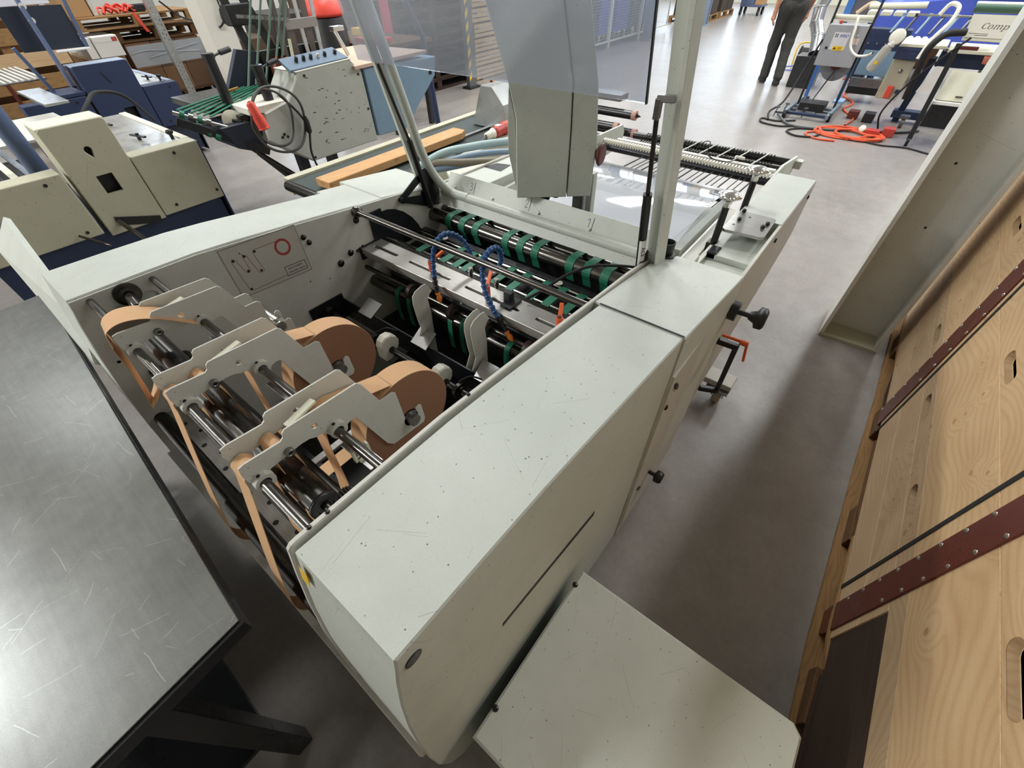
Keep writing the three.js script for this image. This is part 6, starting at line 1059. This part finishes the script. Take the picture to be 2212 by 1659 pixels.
  const b = thing('feeder_tower', 'cream feeder with sloped panel, handwritten script and paper tray on black legs', 'machine', [0.4, 0, -7.2]);
  const sc = canvasTex(256, 160, (g, w, h) => { g.fillStyle = '#cfcbbd'; g.fillRect(0, 0, w, h); g.fillStyle = '#3c3a36'; g.font = 'italic 60px serif'; g.fillText('Compt', 70, 92); g.fillRect(20, 128, 120, 4); g.fillRect(60, 140, 80, 5); });
  part(b, 'sloped_panel', quadPatch([[0.2, 0.88, -7.38], [0.56, 0.88, -7.38], [0.56, 1.08, -7.44], [0.18, 1.08, -7.44]], 0.03), M.cream);
  const q4 = new THREE.PlaneGeometry(0.34, 0.17); q4.rotateX(-0.29); q4.translate(0.37, 0.985, -7.405); part(b, 'script_label', q4, std('#ffffff', 0.6, 0, { map: sc }), { keepUV: true });
  part(b, 'cream_table', box(0.14, 0.62, 0.77, 0.8, -7.9, -7.36, 0.004), M.cream);
  part(b, 'table_slot', [box(0.22, 0.38, 0.8, 0.83, -7.42, -7.37, 0.003)], M.darkRed);
  part(b, 'green_roller', rod([0.16, 1.12, -7.5], [0.62, 1.12, -7.5], 0.035, 16), std('#3f5d4a', 0.6));
  part(b, 'top_board', box(0.16, 0.62, 1.14, 1.16, -7.7, -7.5, 0.003), M.paper);
  part(b, 'black_leg', [bar([0.235, 0.06, -6.88], [0.19, 0.9, -6.95], 0.035, 0.045, [1, 0, 0], 0.003)], M.black);
  part(b, 'black_leg', [bar([0.6, 0.06, -6.88], [0.55, 0.9, -6.95], 0.035, 0.045, [1, 0, 0], 0.003)], M.black);
  part(b, 'caster', [rod([0.22, 0.04, -6.87], [0.25, 0.04, -6.87], 0.04, 14)], M.dark); part(b, 'caster', rod([0.6, 0.04, -6.87], [0.63, 0.04, -6.87], 0.04, 14), M.dark);
  part(b, 'paper_tray', quadPatch([[0.26, 0.43, -6.98], [0.62, 0.43, -6.98], [0.62, 0.66, -7.1], [0.26, 0.67, -7.1]], 0.03), M.cream);
  part(b, 'tray_rim', box(0.25, 0.62, 0.39, 0.42, -7.05, -6.95, 0.004), M.paper);
  part(b, 'small_label', box(0.41, 0.47, 0.46, 0.475, -6.993, -6.985), M.steel);
  part(b, 'dark_bin', box(0.26, 0.62, 0.16, 0.37, -7.3, -7.05, 0.006), M.dark);
  part(b, 'white_sheet', quadPatch([[0.06, 0.42, -7.3], [0.2, 0.42, -7.3], [0.22, 0.66, -7.3], [0.12, 0.66, -7.3]], 0.004), M.paper);
  part(b, 'orange_cup', lathe([[0, 0], [0.03, 0], [0.04, 0.06], [0.035, 0.06]], [0.5, 0.71, -7.3], [0, 1, 0], 12), std('#c9765a', 0.6));
  part(b, 'cable', cable([[0.25, 0.95, -6.9], [0.1, 0.75, -6.95], [-0.05, 0.5, -7.1], [-0.15, 0.2, -7.2], [-0.1, 0.02, -7.3]], 0.01, 40, 7), M.rubber);
  const r = thing('royal_blue_machine', 'tall royal blue machine body at the top right behind the folding machine', 'machine', [0, 0, -10.6]);
  for (const x of [-0.8, 0.8]) part(r, 'foot', box(x - 0.08, x + 0.08, 0, 0.5, -10.9, -10.2, 0.01), M.navyDark);
  part(r, 'body', prism([[-0.9, 0.5], [0.9, 0.5], [0.9, 1.5], [0.2, 1.5], [0.05, 1.05], [-0.2, 1.02], [-0.9, 0.95]], -11, -10, 'z', 0.02), M.royal);
  part(r, 'window_panel', quadPatch([[-0.2, 1.1, -9.98], [0.15, 1.1, -9.98], [0.15, 1.45, -9.98], [-0.1, 1.45, -9.98]], 0.01), std('#8fa4e0', 0.3));
  part(r, 'dark_top', box(0.2, 0.9, 1.1, 1.45, -9.98, -9.9, 0.01), M.dark);
  const d = thing('bright_blue_frame', 'bright blue frame with dark guards behind the switch box at the top edge', 'machine', [-1.0, 0, -10.6]);
  for (const x of [-1.35, -0.95, -0.62]) part(d, 'blue_post', box(x - 0.05, x + 0.05, 0, 1.5, -10.6, -10.5, 0.006), M.brightBlue);
  part(d, 'dark_guard', [box(-1.3, -1.0, 0.75, 1.2, -10.58, -10.52)], std('#5a5760', 0.5)); part(d, 'cream_hose', cable([[-1.2, 0.8, -10.4], [-1.05, 0.92, -10.38], [-0.95, 0.9, -10.36], [-0.93, 0.82, -10.36]], 0.03, 30, 10), std('#cdb69a', 0.6));
  part(d, 'table', box(-1.4, -0.5, 0.7, 0.76, -10.7, -10.3, 0.006), M.cream);
  part(d, 'dark_stock', box(-0.55, 0.1, 1.0, 1.3, -12.2, -11.6, 0.02), M.dark); part(d, 'dark_stock_stand', box(-0.55, 0.1, 0, 1.0, -12.2, -11.6, 0.02), M.oldWood);
}
// ---------------------------------------------------------------- person walking in the aisle
{
  const base = [-1.88, 0, -9.15], yaw = 2.75; // walking away to the left
  const F = V(Math.sin(yaw) * -1, 0, Math.cos(yaw)).normalize(), S = new THREE.Vector3().crossVectors(F, V(0, 1, 0));
  const W = (f, y, s) => [f * F.x + s * S.x, y, f * F.z + s * S.z];
  const smin = (a, b, k) => { const h = Math.max(k - Math.abs(a - b), 0) / k; return Math.min(a, b) - h * h * k * 0.25; };
  const cap = (p, a, b, ra, rb) => { const bx = b[0] - a[0], by = b[1] - a[1], bz = b[2] - a[2], px = p[0] - a[0], py = p[1] - a[1], pz = p[2] - a[2]; const t = Math.max(0, Math.min(1, (px * bx + py * by + pz * bz) / (bx * bx + by * by + bz * bz))); const dx = px - bx * t, dy = py - by * t, dz = pz - bz * t; return Math.sqrt(dx * dx + dy * dy + dz * dz) - (ra + (rb - ra) * t); };
  function mesh(field, c, half, res) {
    const mcb = new MarchingCubes(res, new THREE.MeshBasicMaterial(), false, false, 200000); mcb.isolation = 0;
    const n = res; for (let k = 0; k < n; k++) for (let j = 0; j < n; j++) for (let i = 0; i < n; i++) { const p = [c[0] + ((i - n / 2) / (n / 2)) * half, c[1] + ((j - n / 2) / (n / 2)) * half, c[2] + ((k - n / 2) / (n / 2)) * half]; mcb.field[i + j * n + k * n * n] = -field(p); }
    mcb.update(); const cnt = mcb.count ?? mcb.geometry.drawRange.count;
    const g = new THREE.BufferGeometry(); const P = new Float32Array(cnt * 3), N = new Float32Array(cnt * 3);
    for (let i = 0; i < cnt * 3; i++) { P[i] = mcb.positionArray[i] * half + c[i % 3]; N[i] = mcb.normalArray[i]; }
    g.setAttribute('position', new THREE.BufferAttribute(P, 3)); g.setAttribute('normal', new THREE.BufferAttribute(N, 3)); return g;
  }
  const J = { pel: W(0, 0.95, 0), chest: W(0.02, 1.25, 0), neck: W(0.03, 1.48, 0), hl: W(0, 0.93, -0.09), hr: W(0, 0.93, 0.09), kl: W(0.1, 0.5, -0.09), kr: W(-0.02, 0.51, 0.08), al: W(0.06, 0.1, -0.09), ar: W(-0.16, 0.13, 0.08), tl: W(0.22, 0.04, -0.1), tr: W(-0.02, 0.035, 0.09), sl: W(0.02, 1.42, -0.19), sr: W(0.02, 1.42, 0.19), el: W(-0.06, 1.13, -0.24), er: W(0.02, 1.13, 0.25), wl: W(-0.02, 0.9, -0.24), wr: W(0.14, 0.9, 0.23), head: W(0.05, 1.66, 0) };
  const torso = (p, e) => { let d = cap(p, W(0, 0.97, -0.05), W(0, 0.97, 0.05), 0.125 + e, 0.125 + e); d = smin(d, cap(p, W(0.02, 1.3, -0.08), W(0.02, 1.3, 0.08), 0.125 + e, 0.125 + e), 0.12); return smin(d, cap(p, W(0.01, 1.42, -0.14), W(0.01, 1.42, 0.14), 0.06 + e, 0.06 + e), 0.1); };
  const leg = (p, s, e) => { const [h, k, a] = s < 0 ? [J.hl, J.kl, J.al] : [J.hr, J.kr, J.ar]; return smin(cap(p, h, k, 0.088 + e, 0.058 + e), cap(p, k, a, 0.06 + e, 0.04 + e * 1.9), 0.05); };
  const arm = (p, s, e, fore = true) => { const [h, k, a] = s < 0 ? [J.sl, J.el, J.wl] : [J.sr, J.er, J.wr]; const u = cap(p, h, k, 0.052 + e, 0.04 + e); return fore ? smin(u, cap(p, k, a, 0.04 + e, 0.027 + e), 0.03) : u; };
  const foot = (p, s, e) => { const [a, t] = s < 0 ? [J.al, J.tl] : [J.ar, J.tr]; const heel = [a[0], 0.045, a[2]]; return smin(cap(p, a, heel, 0.038 + e, 0.038 + e), cap(p, heel, t, 0.038 + e, 0.034 + e), 0.04); };
  const headF = (p) => { let d = cap(p, W(0.045, 1.7, 0), W(0.06, 1.6, 0), 0.085, 0.06); d = smin(d, cap(p, J.neck, W(0.04, 1.6, 0), 0.055, 0.052), 0.05); d = smin(d, cap(p, W(0.125, 1.665, 0), W(0.15, 1.635, 0), 0.01, 0.014), 0.02); for (const s of [-1, 1]) { d = smin(d, cap(p, W(0.035, 1.67, s * 0.083), W(0.03, 1.63, s * 0.08), 0.016, 0.01), 0.012); d = Math.max(d, -cap(p, W(0.145, 1.675, s * 0.033), W(0.15, 1.675, s * 0.033), 0.014, 0.014)); } return Math.max(d, -cap(p, W(0.135, 1.585, -0.025), W(0.135, 1.585, 0.025), 0.006, 0.006)); };
  const hand = (p, s) => { const w = s < 0 ? J.wl : J.wr, o = (f, y, q) => [w[0] + f * F.x + q * S.x, w[1] + y, w[2] + f * F.z + q * S.z]; let d = cap(p, w, o(0.005, -0.075, 0), 0.026, 0.034); d = smin(d, cap(p, w, o(-0.0, 0.05, 0), 0.026, 0.029), 0.02);
    [[-0.03, 0.065], [-0.01, 0.08], [0.012, 0.085], [0.032, 0.075]].forEach(([f, L]) => { d = Math.min(smin(d, cap(p, o(f, -0.075, 0), o(f * 1.1, -0.08 - L * 0.5, -s * 0.008), 0.0098, 0.0092), 0.008), cap(p, o(f * 1.1, -0.08 - L * 0.5, -s * 0.008), o(f * 1.1, -0.08 - L, -s * 0.03), 0.0092, 0.008)); });
    return smin(d, smin(cap(p, o(0.035, -0.03, 0), o(0.055, -0.07, -s * 0.01), 0.0125, 0.0105), cap(p, o(0.055, -0.07, -s * 0.01), o(0.056, -0.098, -s * 0.014), 0.0105, 0.009), 0.006), 0.012); };
  const bodyF = (p) => { let d = smin(torso(p, -0.012), Math.min(leg(p, -1, -0.008), leg(p, 1, -0.008)), 0.06); d = smin(d, Math.min(arm(p, -1, 0), arm(p, 1, 0)), 0.03); d = smin(d, Math.min(foot(p, -1, -0.01), foot(p, 1, -0.01)), 0.02); return smin(d, cap(p, W(0.02, 1.4, 0), J.neck, 0.06, 0.055), 0.06); };
  const sk = std('#b98468', 0.6), off = (g) => g.translate(...base);
  const t = thing('person', 'person in dark trousers and black short-sleeved top with bare arms walking in the aisle', 'person', base);
  const body = part(t, 'body', [off(mesh((p) => bodyF([p[0], p[1], p[2]]), [0, 0.78, 0], 0.85, 110)), off(mesh(headF, W(0.05, 1.62, 0), 0.2, 64)), off(mesh((p) => hand(p, -1), [J.wl[0], J.wl[1] - 0.07, J.wl[2]], 0.15, 64)), off(mesh((p) => hand(p, 1), [J.wr[0], J.wr[1] - 0.07, J.wr[2]], 0.15, 64))], sk);
  const fold = (p) => 0.006 * noise.noise(p[0] * 18, p[1] * 14, p[2] * 18);
  part(body, 'trousers', off(mesh((p) => Math.max(Math.min(smin(smin(leg(p, -1, 0.014), leg(p, 1, 0.014), 0.05), cap(p, W(0, 0.97, -0.05), W(0, 0.97, 0.05), 0.132, 0.13), 0.08), 9) + fold(p), p[1] - 1.03, 0.075 - p[1]), [0, 0.55, 0], 0.62, 96)), std('#33322f', 0.85));
  part(body, 'shirt', off(mesh((p) => Math.max(smin(torso(p, 0.008), Math.min(arm(p, -1, 0.014, false), arm(p, 1, 0.014, false)), 0.04) + fold(p), 0.93 - p[1], p[1] - 1.47, 1.2 - p[1] - 10 * 0 - (Math.abs(p[0] * S.x + p[2] * S.z) < 0.185 ? 9 : 0)), [0, 1.2, 0], 0.42, 88)), std('#17181a', 0.85));
  for (const s of [-1, 1]) { part(body, 'shoe', off(mesh((p) => Math.max(foot(p, s, 0.006), p[1] - 0.11, 0.012 - p[1]), [s < 0 ? J.al[0] : J.ar[0], 0.08, s < 0 ? J.al[2] : J.ar[2]], 0.3, 64)), std('#2a2624', 0.6)); const [a, q] = s < 0 ? [J.al, J.tl] : [J.ar, J.tr]; part(body, 'shoe_sole', off(mesh((p) => Math.max(cap(p, [a[0], 0.02, a[2]], [q[0], 0.02, q[2]], 0.046, 0.042), p[1] - 0.02, -p[1] + 0.001), [a[0], 0.03, a[2]], 0.3, 64)), std('#8d8680', 0.7)); }
  part(body, 'hair', off(mesh((p) => Math.max(cap(p, W(0.035, 1.705, 0), W(0.03, 1.66, 0), 0.095, 0.09), 1.66 - p[1] - ((p[0] * F.x + p[2] * F.z) < 0.02 ? 0.07 : -0.03)), W(0.05, 1.66, 0), 0.2, 56)), std('#2b211a', 0.8));
}

renderer.render(scene, camera);
